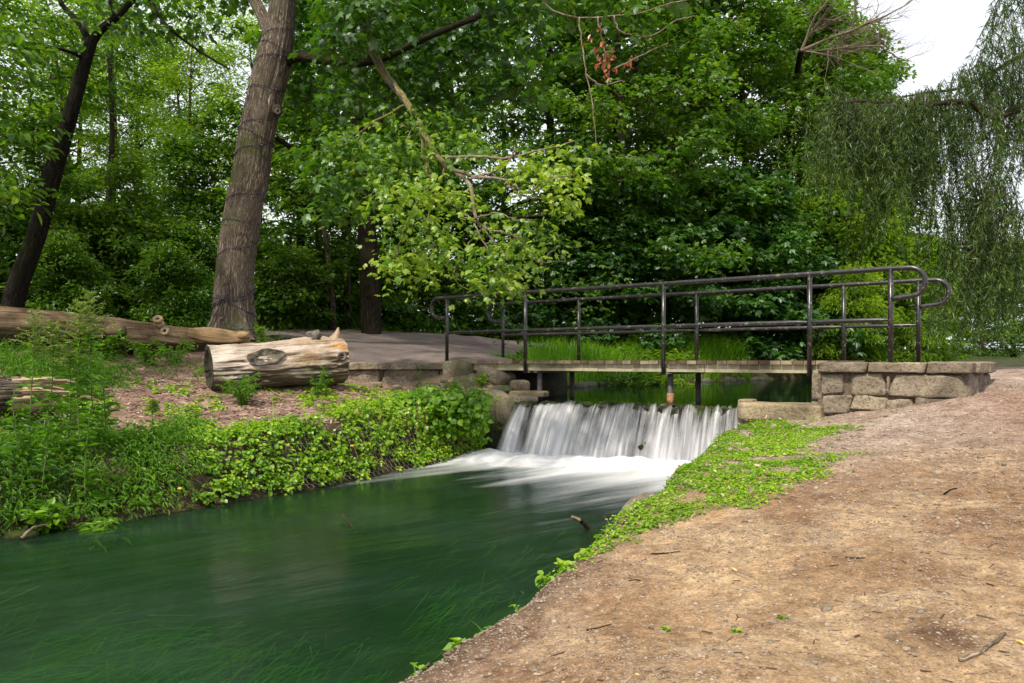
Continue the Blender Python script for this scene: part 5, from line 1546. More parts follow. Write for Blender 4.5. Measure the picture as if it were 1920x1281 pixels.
x, y = pick(2700, (-8, -.4), (4.6, 12.0), bank_fn)
v = fbm(p3(x*1.1, y*1.1, 7), 3); kind = v + .05*(along(x, y)-2.0)
d = sdf(LOWER, x, y)
iv = kind > .45; fine = ~iv
lit = .48+.25*sstep(.1, .9, d)*0 + .18*sstep(-4.5, -1.5, x)
g = MB(); clumps(g, x[iv], y[iv], rng.uniform(.08, .16, iv.sum()), 21, .047, T_ROUND, lit[iv]+rng.normal(0, .10, iv.sum()), .8, .02)
tag(g.build('ground_ivy', M['leaf_ivy'], smooth=False), 'bright round leaved creepers covering the left bank', 'ground cover', kind='stuff')
g = MB(); clumps(g, x[fine], y[fine], rng.uniform(.10, .20, fine.sum()), 26, .065, T_NARROW, .40+.25*sstep(-4.5, -2, x[fine])+rng.normal(0, .10, fine.sum()), 1.1, .04, .4)
tag(g.build('bank_weeds', M['leaf_weed'], smooth=False), 'fine leaved green weeds spread along the left bank', 'weeds', kind='stuff')
# blades of grass, left bank and lower left corner
x, y = pick(2600, (-7.5, -.6), (5.2, 11.5), lambda x, y: bank_fn(x, y)*np.where(x < -3.3, 1, .25))
z = gz_arr(x, y); n = len(x); az = rng.uniform(0, 6.28, n); lean = rng.uniform(.2, .9, n)
g = MB(); D = np.stack([np.cos(az)*lean, np.sin(az)*lean, np.ones(n)], -1); N = np.stack([-np.cos(az), -np.sin(az), lean], -1)
leaves(g, np.stack([x, y, z], -1), N, D, rng.uniform(.18, .42, n), T_BLADE, np.clip(.4+rng.normal(0, .15, n), 0, 1))
# tall grass behind the bridge
def grass_fn(x, y):
    return np.where((sdf(PATH, x, y) > .12) & (sdf(UPPER, x, y) > .05) & (sdf(LOWER, x, y) > .5) & (x > .0+.02*y) & (x < 1.0+.30*y), 1., 0.)*np.where((y > 16.2) | (x > .45), 1, 0)
x, y = pick(14000, (-.3, 9.5), (14.4, 28), lambda x, y: grass_fn(x, y)*np.where(x/y < .30, 1, 0))
z = gz_arr(x, y); n = len(x); az = rng.uniform(0, 6.28, n); lean = rng.uniform(.1, .7, n)
D = np.stack([np.cos(az)*lean, np.sin(az)*lean, np.ones(n)], -1); N = np.stack([-np.cos(az), -np.sin(az), lean], -1)
leaves(g, np.stack([x, y, z], -1), N, D, rng.uniform(.32, .75, n)*np.where(y < 16, .75, 1), T_BLADE, np.clip(.5+.3*(fbm(p3(x, y, 3), 3)-.5)+rng.normal(0, .15, n), 0, 1))
x, y = pick(1500, (-12, 1.5), (13.4, 22), lambda x, y: np.where((np.abs(sdf(PATH, x, y)-.22) < .28) & (sdf(UPPER, x, y) > .2) & (y > 14.6), 1., 0))
z = gz_arr(x, y); n = len(x); az = rng.uniform(0, 6.28, n); lean = rng.uniform(.3, .9, n)
D = np.stack([np.cos(az)*lean, np.sin(az)*lean, np.ones(n)], -1); N = np.stack([-np.cos(az), -np.sin(az), lean], -1)
leaves(g, np.stack([x, y, z], -1), N, D, rng.uniform(.10, .30, n), T_BLADE, np.clip(.5+rng.normal(0, .15, n), 0, 1))
# blades among the clover on the right bank
def clover_fn(x, y):
    d = sdf(LOWER, x, y); wdt = np.interp(y, [2.6, 4.2, 4.7, 5.2, 6.2, 8.0, 9.6, 10.2], [.10, .14, .45, .95, 1.38, 1.5, 1.1, .4])
    w = wdt*(1+1.0*(fbm(p3(x*1.8, y*1.8, 6), 3)-.5))
    dens = 1-sstep(w*.75, w*1.15, d); hole = sstep(.30, .42, fbm(p3(x*3.2, y*3.2, 12), 3))
    right = polyline_dist(RIGHT_EDGE, x, y) < polyline_dist(LEFT_EDGE, x, y)
    return np.where(right & (d > .10) & (y < 10.1), dens*hole, 0)*np.where(y < 4.9, .35, 1)


x, y = pick(900, (-1, 4.6), (3.0, 10.2), clover_fn)
z = gz_arr(x, y); n = len(x); az = rng.uniform(0, 6.28, n); lean = rng.uniform(.4, 1.4, n)
D = np.stack([np.cos(az)*lean, np.sin(az)*lean, np.ones(n)], -1); N = np.stack([-np.cos(az), -np.sin(az), lean], -1)
leaves(g, np.stack([x, y, z], -1), N, D, rng.uniform(.05, .14, n), T_BLADE, np.clip(.75+rng.normal(0, .15, n), 0, 1))
tag(g.build('grass', M['leaf_grass'], smooth=False), 'loose green grass growing along the banks and behind the bridge', 'grass', kind='stuff')
x, y = pick(3000, (-1, 4.6), (3.0, 10.2), clover_fn)
g = MB(); clumps(g, x, y, rng.uniform(.03, .065, len(x)), 12, .021, T_ROUND, .52+.5*(fbm(p3(x*2, y*2, 4), 3)-.5)+rng.normal(0, .10, len(x)), .45, .005, 1.2)
tag(g.build('clover', M['leaf_clover'], smooth=False), 'low sunlit clover patch on the right bank above the pool', 'ground cover', kind='stuff')
# sparse green on the clearing and in front of the wall
x, y = pick(260, (-6.5, -.6), (8.0, 13.2), lambda x, y: np.where((sdf(CLEAR, x, y) < .15) & left_side(x, y) & (sdf(LOWER, x, y) > .35), 1., 0)*sstep(.44, .66, fbm(p3(x*1.6, y*1.6, 15), 3)))
g = MB(); clumps(g, x, y, rng.uniform(.03, .09, len(x)), 11, .045, T_ROUND, .5+rng.normal(0, .1, len(x)), .6, .01)
tag(g.build('seedlings', M['leaf_ivy'], smooth=False), 'scattered small seedlings on the bare wood chip ground', 'seedlings', kind='stuff')
# woodland floor
x, y = pick(2600, (-26, 9), (14.6, 40), lambda x, y: np.where((sdf(PATH, x, y) > .35) & (sdf(UPPER, x, y) > .5) & (x < 1.5+.32*y) & ~((x > -.3+.02*y) & (y < 21)), 1., 0)*np.where(y < 17.0, np.where(x < -4.5, .8, 0), 1)*np.interp(y, [15, 22, 40], [1, 1, .5]))
g = MB(); clumps(g, x, y, rng.uniform(.25, .6, len(x))*np.where(y < 17, .55, 1), 15, .15, T_LEAF, .38+rng.normal(0, .13, len(x)), 1.2, .1, .6)
tag(g.build('undergrowth', M['leaf_wood'], smooth=False), 'dark leafy undergrowth covering the woodland floor', 'undergrowth', kind='stuff')
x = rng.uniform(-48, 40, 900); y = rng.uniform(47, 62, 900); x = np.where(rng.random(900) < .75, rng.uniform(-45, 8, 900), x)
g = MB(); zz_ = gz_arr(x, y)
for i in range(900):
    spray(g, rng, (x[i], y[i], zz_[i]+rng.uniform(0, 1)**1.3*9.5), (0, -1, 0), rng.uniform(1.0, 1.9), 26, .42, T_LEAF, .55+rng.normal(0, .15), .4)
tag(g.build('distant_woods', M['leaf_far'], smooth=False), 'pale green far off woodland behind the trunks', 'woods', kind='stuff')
# litter: pebbles on the dirt path, chips on the clearing, weed in the water
def path_fn(x, y): return np.where((sdf(LOWER, x, y) > .15) & (sdf(UPPER, x, y) > .3) & (x > -1+.25*y) & (x/y < .72), 1., 0)*(1-.9*clover_fn(x, y))*np.clip(3/y, .25, 1)


ICO0 = (np.array([[1, 0, 0], [-1, 0, 0], [0, 1, 0], [0, -1, 0], [0, 0, 1], [0, 0, -1]], float), np.array([[0, 2, 4], [2, 1, 4], [1, 3, 4], [3, 0, 4], [2, 0, 5], [1, 2, 5], [3, 1, 5], [0, 3, 5]]))


def scatter_stones(mb, x, y, s, tint, tmpl):
    v, f = tmpl; n = len(x); z = gz_arr(x, y)
    V = v[None]*(1+rng.normal(0, .22, (n, len(v), 1)))*np.stack([s*1.35, s, s*.75], -1)[:, None]
    a = rng.uniform(0, 6.28, n); c_, s_ = np.cos(a)[:, None], np.sin(a)[:, None]
    V = np.stack([V[..., 0]*c_-V[..., 1]*s_, V[..., 0]*s_+V[..., 1]*c_, V[..., 2]], -1)+np.stack([x, y, z+s*.15], -1)[:, None]
    mb.add(V.reshape(-1, 3), (np.arange(n)[:, None, None]*len(v)+f[None]).reshape(-1, f.shape[1]), tint=np.repeat(tint, len(f)))


g = MB()
x, y = pick(2600, (-.8, 6.5), (2.2, 10.5), path_fn); n = len(x)
scatter_stones(g, x, y, .0032*np.exp(np.abs(rng.normal(0, .42, n)))*(1+.10*y), rng.random(n), ICO1)
x, y = pick(26000, (-.9, 6.5), (2.0, 9.8), lambda x, y: np.where((sdf(LOWER, x, y) > .03) & (sdf(UPPER, x, y) > .3) & (x > -1.2+.25*y) & (x/y < .72), 1., 0)*np.clip(3/y, .3, 1)*(.25+.75*sstep(.40, .60, fbm(p3(x*1.7, y*1.7, 33), 3)))); n = len(x)
scatter_stones(g, x, y, .0022*np.exp(np.abs(rng.normal(0, .40, n)))*(1+.12*y), np.clip(rng.normal(.30, .17, n), 0, .75), ICO0)
x, y = pick(1500, (-.9, 1.6), (2.0, 7.2), lambda x, y: np.where((sdf(LOWER, x, y) > .0) & (sdf(LOWER, x, y) < .30) & (x > -1.4+.25*y), 1., 0)); n = len(x)
scatter_stones(g, x, y, .005*np.exp(np.abs(rng.normal(0, .5, n))), np.clip(rng.normal(.15, .13, n), 0, .6), ICO0)
k = NT('pebble'); M['pebble'] = k.done(k.principled(k.ramp(k.attr('tint'), [(0, (.14, .10, .075)), (.45, (.30, .235, .175)), (.8, (.35, .28, .21)), (1, (.40, .34, .28))]), .9))
tag(g.build('gravel', M['pebble'], smooth=False), 'fine scattered gravel and pebbles on the dirt path', 'gravel', kind='stuff')
g = MB()
def litter(n, xr, yr, fn, lr, wr, th):
    x, y = pick(n, xr, yr, fn); z = gz_arr(x, y); nn = slope_n(x, y)
    for i in range(n):
        q = rng.uniform(0, 6.28); L_ = rng.uniform(*lr); w_ = rng.uniform(*wr); D = unit(np.cross(nn[i], [math.cos(q), math.sin(q), rng.normal(0, .25)])); X = np.cross(D, nn[i])
        m = np.column_stack([D, X, nn[i]]); box(g, np.array([x[i], y[i], z[i]+th])+rng.normal(0, .003, 3), (L_, w_, th), m, tint=rng.random())
litter(3200, (-6.2, -.6), (8.2, 13.0), lambda x, y: np.where((sdf(CLEAR, x, y) < .2) & (sdf(LOWER, x, y) > .3), 1., 0), (.012, .045), (.005, .014), .004)
litter(1300, (-.6, 6.5), (2.2, 9.5), lambda x, y: path_fn(x, y)*np.clip(.25+.75*sstep(1.2, 4, x), 0, 1), (.008, .03), (.0012, .003), .0018)
x, y = pick(420, (-6.5, 4.0), (4.5, 11.5), lambda x, y: np.clip(clover_fn(x, y)+.35*bank_fn(x, y), 0, 1)); n = len(x)
leaves(g, np.stack([x, y, gz_arr(x, y)+rng.uniform(.02, .09, n)], -1), np.array([0, -.2, 1.])+rvec(rng, n, .4), rvec(rng, n), rng.uniform(.025, .055, n), T_LEAF, rng.uniform(.35, 1, n))
k = NT('wood_chip'); M['chip'] = k.done(k.principled(k.ramp(k.attr('tint'), [(0, (.07, .04, .03)), (.4, (.20, .125, .095)), (.75, (.33, .22, .17)), (1, (.50, .38, .29))]), .92))
tag(g.build('wood_litter', M['chip'], smooth=False), 'brown wood chips and needles strewn on the bare ground', 'litter', kind='stuff')
x, y = pick(2600, (-3.6, .6), (2.2, 7.5), lambda x, y: np.where(sdf(LOWER, x, y) < -.45, 1., 0)*sstep(.42, .55, fbm(p3(x*.8, y*.8, 22), 3))*np.where((x > -2.4) & (y < 5.6), 1, .10))
n = len(x); D = np.stack([FLOW[0]+rng.normal(0, .35, n), FLOW[1]+rng.normal(0, .35, n), rng.normal(-.04, .06, n)], -1)
g = MB(); leaves(g, np.stack([x, y, rng.uniform(-.30, -.07, n)], -1), np.array([0, 0, 1.])+rvec(rng, n, .25), D, rng.uniform(.12, .40, n), _t_blade(.022, .0), np.clip(.5+rng.normal(0, .2, n), 0, 1))
tag(g.build('water_weed', M['water_weed'], smooth=False), 'green weed trailing under the surface of the stream', 'water weed', kind='stuff')


# ----------------------------------------------------------------------------- single plants
def goldenrod(px, py, Y, top, label, seed, dens=1.0, leafy=.14, panicle=True, lean=0.0):
    r_ = np.random.default_rng(seed); b = at(px, py, Y); b[2] = gz(b[0], b[1]); H = HC-(top-HY)*Y/F-b[2]
    t = empty('tall_weed', tuple(b)); tag(t, label, 'weed', 'tall weeds on the left bank')
    q = np.linspace(0, 1, 14); P = np.stack([lean*q**1.5+.03*np.sin(q*4+seed), .03*np.cos(q*5+seed), H*q], -1)
    g = MB(); tube(g, P, np.linspace(.007, .0025, 14), 6); g.build('stem', M['stem'], t)
    n = int(46*H*dens); f = r_.uniform(.08, .86 if panicle else .98, n); i = np.minimum((f*13).astype(int), 12); c = P[i]+(P[i+1]-P[i])*(f*13-i)[:, None]
    az = np.arange(n)*2.399; D = np.stack([np.cos(az), np.sin(az), r_.uniform(-.5, .55, n)], -1)
    g = MB(); leaves(g, c, np.stack([-np.cos(az)*.3, -np.sin(az)*.3, np.ones(n)], -1)+r_.normal(0, .2, (n, 3)), D, leafy*(1.05-.55*f)*r_.uniform(.75, 1.2, n), T_NARROW, np.clip(.35+.25*f+r_.normal(0, .12, n), 0, 1)); g.build('leaves', M['leaf_weed'], t, smooth=False)
    if panicle:
        g = MB()
        for k_ in range(26):
            f = .74+.26*(k_/25); c = P[min(int(f*13), 12)]+(P[min(int(f*13)+1, 13)]-P[min(int(f*13), 12)])*(f*13-int(min(f*13, 12.99))); a = k_*2.399
            L_ = (.20*(1-(k_/27))+.03)*H/1.5; s = np.linspace(0, 1, 12)[:, None]; hp = c+np.array([math.cos(a), math.sin(a), 0])*L_*s+np.array([0, 0, 1])*(L_*.75*s-.35*L_*s**2)
            tube(g, hp, .0016, 3, False, tint=.4)
            m = 34; j = r_.integers(0, 12, m); leaves(g, hp[j]+r_.normal(0, .006, (m, 3)), np.array([0, 0, 1.])+r_.normal(0, .6, (m, 3)), np.array([math.cos(a), math.sin(a), .5])+r_.normal(0, .6, (m, 3)), .026*r_.uniform(.6, 1.2, m), T_NARROW, np.clip(.5+r_.normal(0, .2, m), 0, 1))
        g.build('flower_head', M['leaf_goldenrod'], t, smooth=False)
    return t


goldenrod(172, 880, 7.3, 548, 'tallest feathery weed of the left clump, its tip above the fallen trunk', 1, 1.3, .15)
goldenrod(150, 890, 7.2, 568, 'feathery weed just left of the tallest one in the left clump', 2, 1.2, .15)
goldenrod(62, 905, 6.9, 588, 'feathery weed leaning by itself at the left of the clump', 3, 1.2, .15)
goldenrod(95, 900, 7.1, 606, 'shorter feathery weed second from the left in the clump', 4, 1.2, .14)
goldenrod(128, 900, 7.3, 640, 'low feathery weed in the middle of the left clump', 5, 1.3, .15)
goldenrod(192, 880, 7.5, 660, 'leafy weed on the right side of the left clump, beside bare chips', 6, 1.4, .15, False)
goldenrod(30, 930, 6.8, 730, 'short leafy weed beside the broken log end', 7, 1.4, .15, False)
goldenrod(290, 860, 8.0, 752, 'lone short feathery weed rising from the middle of the left bank', 8, 1.6, .07)
goldenrod(165, 930, 6.9, 760, 'leafy weed low in front of the tall clump', 9, 1.6, .15, False)
goldenrod(85, 940, 6.7, 770, 'leafy weed in front of the leftmost tall stems', 10, 1.6, .15, False)
goldenrod(785, 735, 12.4, 680, 'small leafy weed growing up against the low left wall', 11, 2.0, .08, False)


def tuft(px, py, Y, name, label, cat, n, size, tmpl, mat, spreadv, h, seed, tone=.5, hang=0.0, group=None):
    r_ = np.random.default_rng(seed); b = at(px, py, Y); b[2] = max(gz(b[0], b[1]), .0)
    t = empty(name, tuple(b)); tag(t, label, cat, group)
    g, gs_ = MB(), MB(); ns = max(4, n//14)
    for s in range(ns):
        a = r_.uniform(0, 6.28); e = np.array([math.cos(a)*spreadv*r_.uniform(.4, 1), math.sin(a)*spreadv*r_.uniform(.4, 1), h*r_.uniform(.5, 1.1)])
        q = np.linspace(0, 1, 7)[:, None]; P = e*np.array([1, 1, 0])*q**1.3+np.array([0, 0, 1])*(e[2]*q*(1.25-.25*q)-hang*q**2.5)
        tube(gs_, P, np.linspace(.004, .0015, 7), 4, False)
        m = n//ns; f = r_.random(m)**.7*5.99; i = f.astype(int); c = P[i]+(P[i+1]-P[i])*(f-i)[:, None]; az = r_.uniform(0, 6.28, m)
        leaves(g, c, np.array([0, 0, 1.])+r_.normal(0, .4, (m, 3)), np.stack([np.cos(az), np.sin(az), r_.uniform(-.7, .4, m)], -1), size*r_.uniform(.6, 1.2, m), tmpl, np.clip(tone+r_.normal(0, .14, m), 0, 1))
    gs_.build('stem', M['stem'], t); g.build('leaves', M[mat], t, smooth=False); return t


tuft(455, 742, 10.15, 'weed_tuft', 'bushy narrow leaved weed growing in front of the sawn log scar', 'weed', 420, .085, T_NARROW, 'leaf_weed', .34, .38, 1)
tuft(595, 728, 11.0, 'weed_tuft', 'small weed climbing the right part of the sawn log', 'weed', 220, .075, T_NARROW, 'leaf_weed', .2, .46, 2)
tuft(330, 682, 12.2, 'weed_tuft', 'weed leaning against the fallen trunk, right of the ring knots', 'weed', 260, .10, T_NARROW, 'leaf_weed', .42, .40, 3)
tuft(280, 690, 11.9, 'weed_tuft', 'weed at the foot of the fallen trunk below the ring knots', 'weed', 220, .09, T_LEAF, 'leaf_weed', .35, .32, 4)
tuft(200, 672, 11.8, 'weed_tuft', 'weed before the fallen trunk below its root boss', 'weed', 260, .10, T_LEAF, 'leaf_weed', .45, .42, 5)
tuft(492, 628, 14.0, 'weed_tuft', 'tiny leafy sprout at the right foot of the big wired tree', 'weed', 70, .10, T_LEAF, 'leaf_ivy', .15, .42, 6)
tuft(190, 955, 6.75, 'weed_tuft', 'narrow leaved sprig drooping over the water at the left bank', 'weed', 150, .13, T_NARROW, 'leaf_weed', .42, .16, 7, .6, .25)
tuft(85, 960, 6.5, 'weed_tuft', 'bright toothed leaf weed just above the lower left waterline', 'weed', 150, .11, T_LEAF, 'leaf_ivy', .26, .24, 8, .5)
tuft(1240, 600, 20.5, 'fern_shrub', 'lime green feathery shrub behind the middle of the railing', 'shrub', 700, .22, T_NARROW, 'leaf_yellow', 1.1, 1.6, 9, .55, .5)
tuft(1180, 600, 19.6, 'fern_shrub', 'darker feathery shrub left of the lime green one behind the railing', 'shrub', 500, .22, T_NARROW, 'leaf_maple', .9, 1.2, 10, .5, .5)
tuft(972, 765, 11.85, 'weed_tuft', 'small green sprig growing out of the rocks left of the waterfall', 'weed', 60, .05, T_ROUND, 'leaf_ivy', .12, .12, 61, .5)
tuft(905, 722, 12.7, 'weed_tuft', 'pale green sprig below the concrete block, on top of the vine', 'weed', 90, .075, T_LEAF, 'leaf_ivy', .22, .22, 62, .6)
tuft(860, 735, 12.4, 'weed_tuft', 'leafy weed in front of the concrete block at the bridge end', 'weed', 90, .075, T_LEAF, 'leaf_ivy', .22, .20, 63, .5)
PGn = 'broad leaved plants on the edge of the right bank'
for i, (px, py, Y, lb, n_, s_) in enumerate([(1100, 1040, 4.68, 'broad leaved weed on the bank edge next to the end of the clover', 40, .06), (1062, 1062, 4.45, 'broad leaved weed hanging over the water, second along the bare bank edge', 34, .06), (1030, 1082, 4.3, 'low broad leaved sprout on the bank edge beside the orange leaf', 18, .055), (868, 1172, 3.66, 'pale broad leaved weed at the lower end of the bank edge', 16, .06), (975, 1125, 4.0, 'tiny sprout beside the orange leaf on the bank edge', 10, .045), (780, 1248, 3.3, 'small flat sprout lowest on the bank edge', 12, .035)]):
    tuft(px, py, Y, 'broad_leaf_weed', lb, 'weed', n_, s_, T_ROUND if i != 4 else T_LEAF, 'leaf_clover', .10, .055, 20+i, .5, .02, PGn)
for i, (px, py) in enumerate([(1565, 880), (1555, 862), (1520, 905), (1250, 1090), (1600, 900), (1385, 1100), (890, 1240), (1340, 880), (1470, 1085)]):
    Y = 1493*.92/(py-676); Y = min(Y, 8.5); tuft(px, py, Y, 'seedling', 'tiny green seedling by itself on the bare dirt path', 'seedling', 12, .020, T_ROUND, 'leaf_clover', .035, .012, 40+i, .45, 0, 'seedlings on the dirt path')

# vine bush over the gabion beside the fall
bv = at(835, 775, 11.5); VB = empty('vine_bush', tuple(bv)); tag(VB, 'mound of big leaved vine spilling down the bank beside the waterfall', 'vine')
g, gs_ = MB(), MB(); r_ = np.random.default_rng(71)
for i in range(360):
    u = r_.random()
    c = at(r_.uniform(745, 908), 0, r_.uniform(11.1, 12.0)); topz = at(0, 735+abs(r_.normal(0, 8))+.0006*(c[0]*F/c[1]+CX-840)**2, c[1])[2]
    c[2] = topz-.30*r_.random()**1.5
    if r_.random() < .5: c[1] = 11.15-.2*r_.random(); c[2] -= .25*r_.random()
    m = 9; leaves(g, c-bv+r_.normal(0, .06, (m, 3)), np.array([0, -.45, .8])+r_.normal(0, .35, (m, 3)), np.array([0, -.5, -.6])+r_.normal(0, .5, (m, 3)), .095*r_.uniform(.6, 1.2, m), T_ROUND, np.clip(.36+r_.normal(0, .14, m), 0, 1))
for i in range(46):
    x0 = r_.uniform(640, 908); Y = np.interp(x0, [640, 760, 908], [9.75, 10.65, 11.85])-r_.uniform(0, .12); z0 = r_.uniform(.55, .85); L_ = r_.uniform(.25, .75)
    a = np.array([(x0-CX)*Y/F, Y, z0])-bv; q = np.linspace(0, 1, 8)[:, None]; P = a+np.array([0, -.12, 0])*np.sqrt(q)+np.array([0, 0, -L_])*q+r_.normal(0, .012, (8, 3))
    tube(gs_, P, .0035, 4, False); m = int(26*L_)+4; j = r_.integers(0, 8, m)
    leaves(g, P[j]+r_.normal(0, .03, (m, 3)), np.array([0, -1., .45])+r_.normal(0, .35, (m, 3)), np.array([0, -.2, -1])+r_.normal(0, .5, (m, 3)), .06*r_.uniform(.6, 1.2, m), T_ROUND, np.clip(.55+r_.normal(0, .15, m), 0, 1))
gs_.build('stem', M['stem_red'], VB); g.build('leaves', M['leaf_ivy'], VB, smooth=False)

# hexagonal wire netting of the gabion
g = MB(); r_ = np.random.default_rng(72)
le_ = np.array(LEFT_EDGE[1:6]); seg_ = np.linalg.norm(np.diff(le_, axis=0), axis=1); cum = np.r_[0, np.cumsum(seg_)]


def gabion(s, h):
    i = min(np.searchsorted(cum, s, 'right')-1, len(seg_)-1); i = max(i, 0); f = (s-cum[i])/seg_[i]; q = le_[i]+(le_[i+1]-le_[i])*f
    tdir = unit(le_[i+1]-le_[i]); nrm2 = np.array([tdir[1], -tdir[0]])
    if nrm2[0] > 0: nrm2 = -nrm2
    dd = .55*(max(h, .0)/.62)**1.25; xy = q+nrm2*(dd+.02)
    return np.array([xy[0]-nrm2[0]*.05, xy[1]-nrm2[1]*.05, gz(xy[0], xy[1])+.035+.01*math.sin(s*9)])


cw, chh = .085, .10
for r__ in range(6):
    for c_ in range(int(3.9/cw)):
        s = .15+c_*cw+(r__ % 2)*cw/2; h = .02+r__*chh*.75
        pA, pB, pC, pD = gabion(s, h), gabion(s, h+chh*.5), gabion(s+cw/2, h+chh*.75), gabion(s-cw/2, h+chh*.75)
        for a, b in ((pA, pB), (pB, pC), (pB, pD)): tube(g, [a, b], .0028, 3, False)
tag(g.build('wire_netting', M['mesh_wire']), 'sagging hexagonal wire netting holding the left bank by the water', 'wire netting')

# flowers
for i, (px, py, Y) in enumerate([(333, 878, 7.9), (578, 905, 9.0), (585, 898, 9.05), (572, 900, 9.0), (337, 915, 7.6), (487, 840, 8.8), (355, 800, 8.7), (660, 835, 9.6)]):
    c = at(px, py, Y-.25); g = MB(); a = np.linspace(0, 6.28, 6)[:-1]; leaves(g, np.zeros((5, 3)), np.stack([np.cos(a)*.2, np.sin(a)*.2-.5, np.ones(5)], -1), np.stack([np.cos(a), np.sin(a), np.zeros(5)], -1), .022, T_ROUND, .5)
    o = g.build('yellow_flower', M['flower'], smooth=False); o.location = tuple(c); tag(o, 'tiny yellow flower among the leaves of the left bank', 'flower', 'yellow flowers on the left bank')

# ----------------------------------------------------------------------------- sticks and fallen leaves
def stick(pts, r0, r1, label, mat='bark_mid', cat='stick', name='stick', group=None, onground=True):
    P = np.array(pts, float)
    if onground: P[:, 2] = gz_arr(P[:, 0], P[:, 1])+r0*.8
    P = smooth_path(P, 5); b = P[0].copy(); g = MB(); tube(g, P-b+np.random.default_rng(len(label)).normal(0, r0*.18, P.shape), np.linspace(r0, r1, len(P)), 8, True)
    o = g.build(name, M[mat]); o.location = tuple(b); tag(o, label, cat, group); return o


def gpx(px, py):
    """point of the right bank seen at a photo pixel"""
    Y = np.linspace(1.8, 14, 500); X = (px-CX)/F*Y; zr = HC-(py-HY)*Y/F; d = zr-gz_arr(X, Y); i = np.argmax(d < 0); return np.array([X[i], Y[i], gz(X[i], Y[i])])


stick([gpx(1800, 1246), gpx(1835, 1230), gpx(1862, 1212), gpx(1884, 1192)], .0085, .006, 'pale bent stick lying on the dirt in the lower right corner', 'bark_pale')
stick([gpx(1100, 1185), gpx(1125, 1179), gpx(1146, 1173)], .0042, .0025, 'brown straight twig lying on the bare dirt below the bank edge', 'bark_mid')
stick([gpx(1220, 1043), gpx(1250, 1040), gpx(1275, 1036)], .0042, .002, 'thin brown twig on the path just below the clover', 'bark_mid')
stick([gpx(1770, 928), gpx(1782, 921), gpx(1795, 918)], .0055, .003, 'short curved dark twig left of the half buried boulder', 'bark_dark')
stick([gpx(1585, 1046), gpx(1605, 1048), gpx(1622, 1049)], .0035, .002, 'small brown twig in the middle of the dirt path', 'bark_mid')
stick([gpx(1178, 1091), gpx(1190, 1090), gpx(1200, 1092)], .005, .004, 'tiny brown twig near the bank edge weeds', 'bark_mid')
stick([gpx(785, 1265), gpx(810, 1245), gpx(845, 1215), gpx(860, 1195)], .006, .003, 'long pale root strand running along the lower bank edge', 'bark_pale')
stick([gpx(795, 1222), gpx(815, 1212), gpx(835, 1204)], .005, .003, 'short pale straw beside the lower bank edge', 'bark_pale')
stick([gpx(905, 1136), gpx(925, 1130), gpx(940, 1132)], .006, .004, 'pale twig sticking out at the bank edge above the water', 'bark_pale')
stick([gpx(935, 1195), gpx(950, 1190), gpx(965, 1185)], .005, .003, 'pale straw lying on reddish dirt', 'bark_pale')
s0 = at(1102, 993, 6.6)
o = stick([s0+[.02, 0, -.12], s0, at(1094, 982, 6.6), at(1087, 975, 6.6), at(1074, 970, 6.58)], .022, .012, 'broken branch stub with a pale tip poking out of the pool', 'bark_dark', 'branch', 'branch_stub', onground=False)
g = MB(); P = np.array([at(1088, 976.5, 6.575), at(1080, 972, 6.57), at(1072, 969, 6.56)])-np.array(o.location)+[0, -.012, .004]; tube(g, smooth_path(P, 4), np.linspace(.0135, .009, 9), 8); g.build('pale_tip', M['log_split'], o)
stick([at(640, 958, 7.0)+[0, 0, -.03], at(648, 972, 6.9)+[0, 0, -.0], at(660, 988, 6.7), at(682, 1008, 6.4)+[0, 0, -.03]], .012, .006, 'thin brown branch half sunk in the green water', 'bark_mid', 'branch', 'sunken_branch', onground=False)
stick([at(40, 1010, 6.2)+[0, 0, .0], at(62, 996, 6.3)+[0, 0, .03], at(90, 988, 6.4)+[0, 0, .02]], .013, .006, 'bare grey stick at the waterline in the lower left corner', 'bark_pale', 'stick', onground=False)
for i, (px, py, L_, mt, lb, z_) in enumerate([(1902, 1206, .075, 'leaf_gold', 'curled yellow leaf beside the bent stick in the lower right corner', .012), (975, 1112, .055, 'leaf_orange', 'orange dead leaf on the edge of the bank', .012), (1370, 1070, .05, 'leaf_gold', 'tan leaf lying on the dirt path', .008), (1725, 1005, .05, 'leaf_orange', 'small orange leaf on the right part of the path', .008), (1345, 878, .06, 'leaf_orange', 'dry orange leaf in the clover', .03), (1190, 1272, .035, 'leaf_gold', 'yellow leaf fragment at the bottom of the path', .008)]):
    c = gpx(px, py); g = MB(); leaves(g, [[0, 0, 0]], [[.2, -.4, 1]], [[.5, -.5, .1]] if i else [[.55, -.6, .15]], L_, _t_leaf(.30, .12, -.05), .6); o = g.build('fallen_leaf', M[mt], smooth=False); o.location = (c[0], c[1], c[2]+z_); tag(o, lb, 'leaf', 'fallen leaves')
c = at(200, 818, 8.3); g = MB(); leaves(g, [[0, 0, 0]], [[.1, -.8, .6]], [[.8, -.2, .3]], .14, T_ROUND, .95); o = g.build('broad_leaf', M['leaf_yellow'], smooth=False); o.location = tuple(c); tag(o, 'single large pale green leaf at the edge of the wood chips', 'leaf')
PS = 'loose stones on the dirt path'
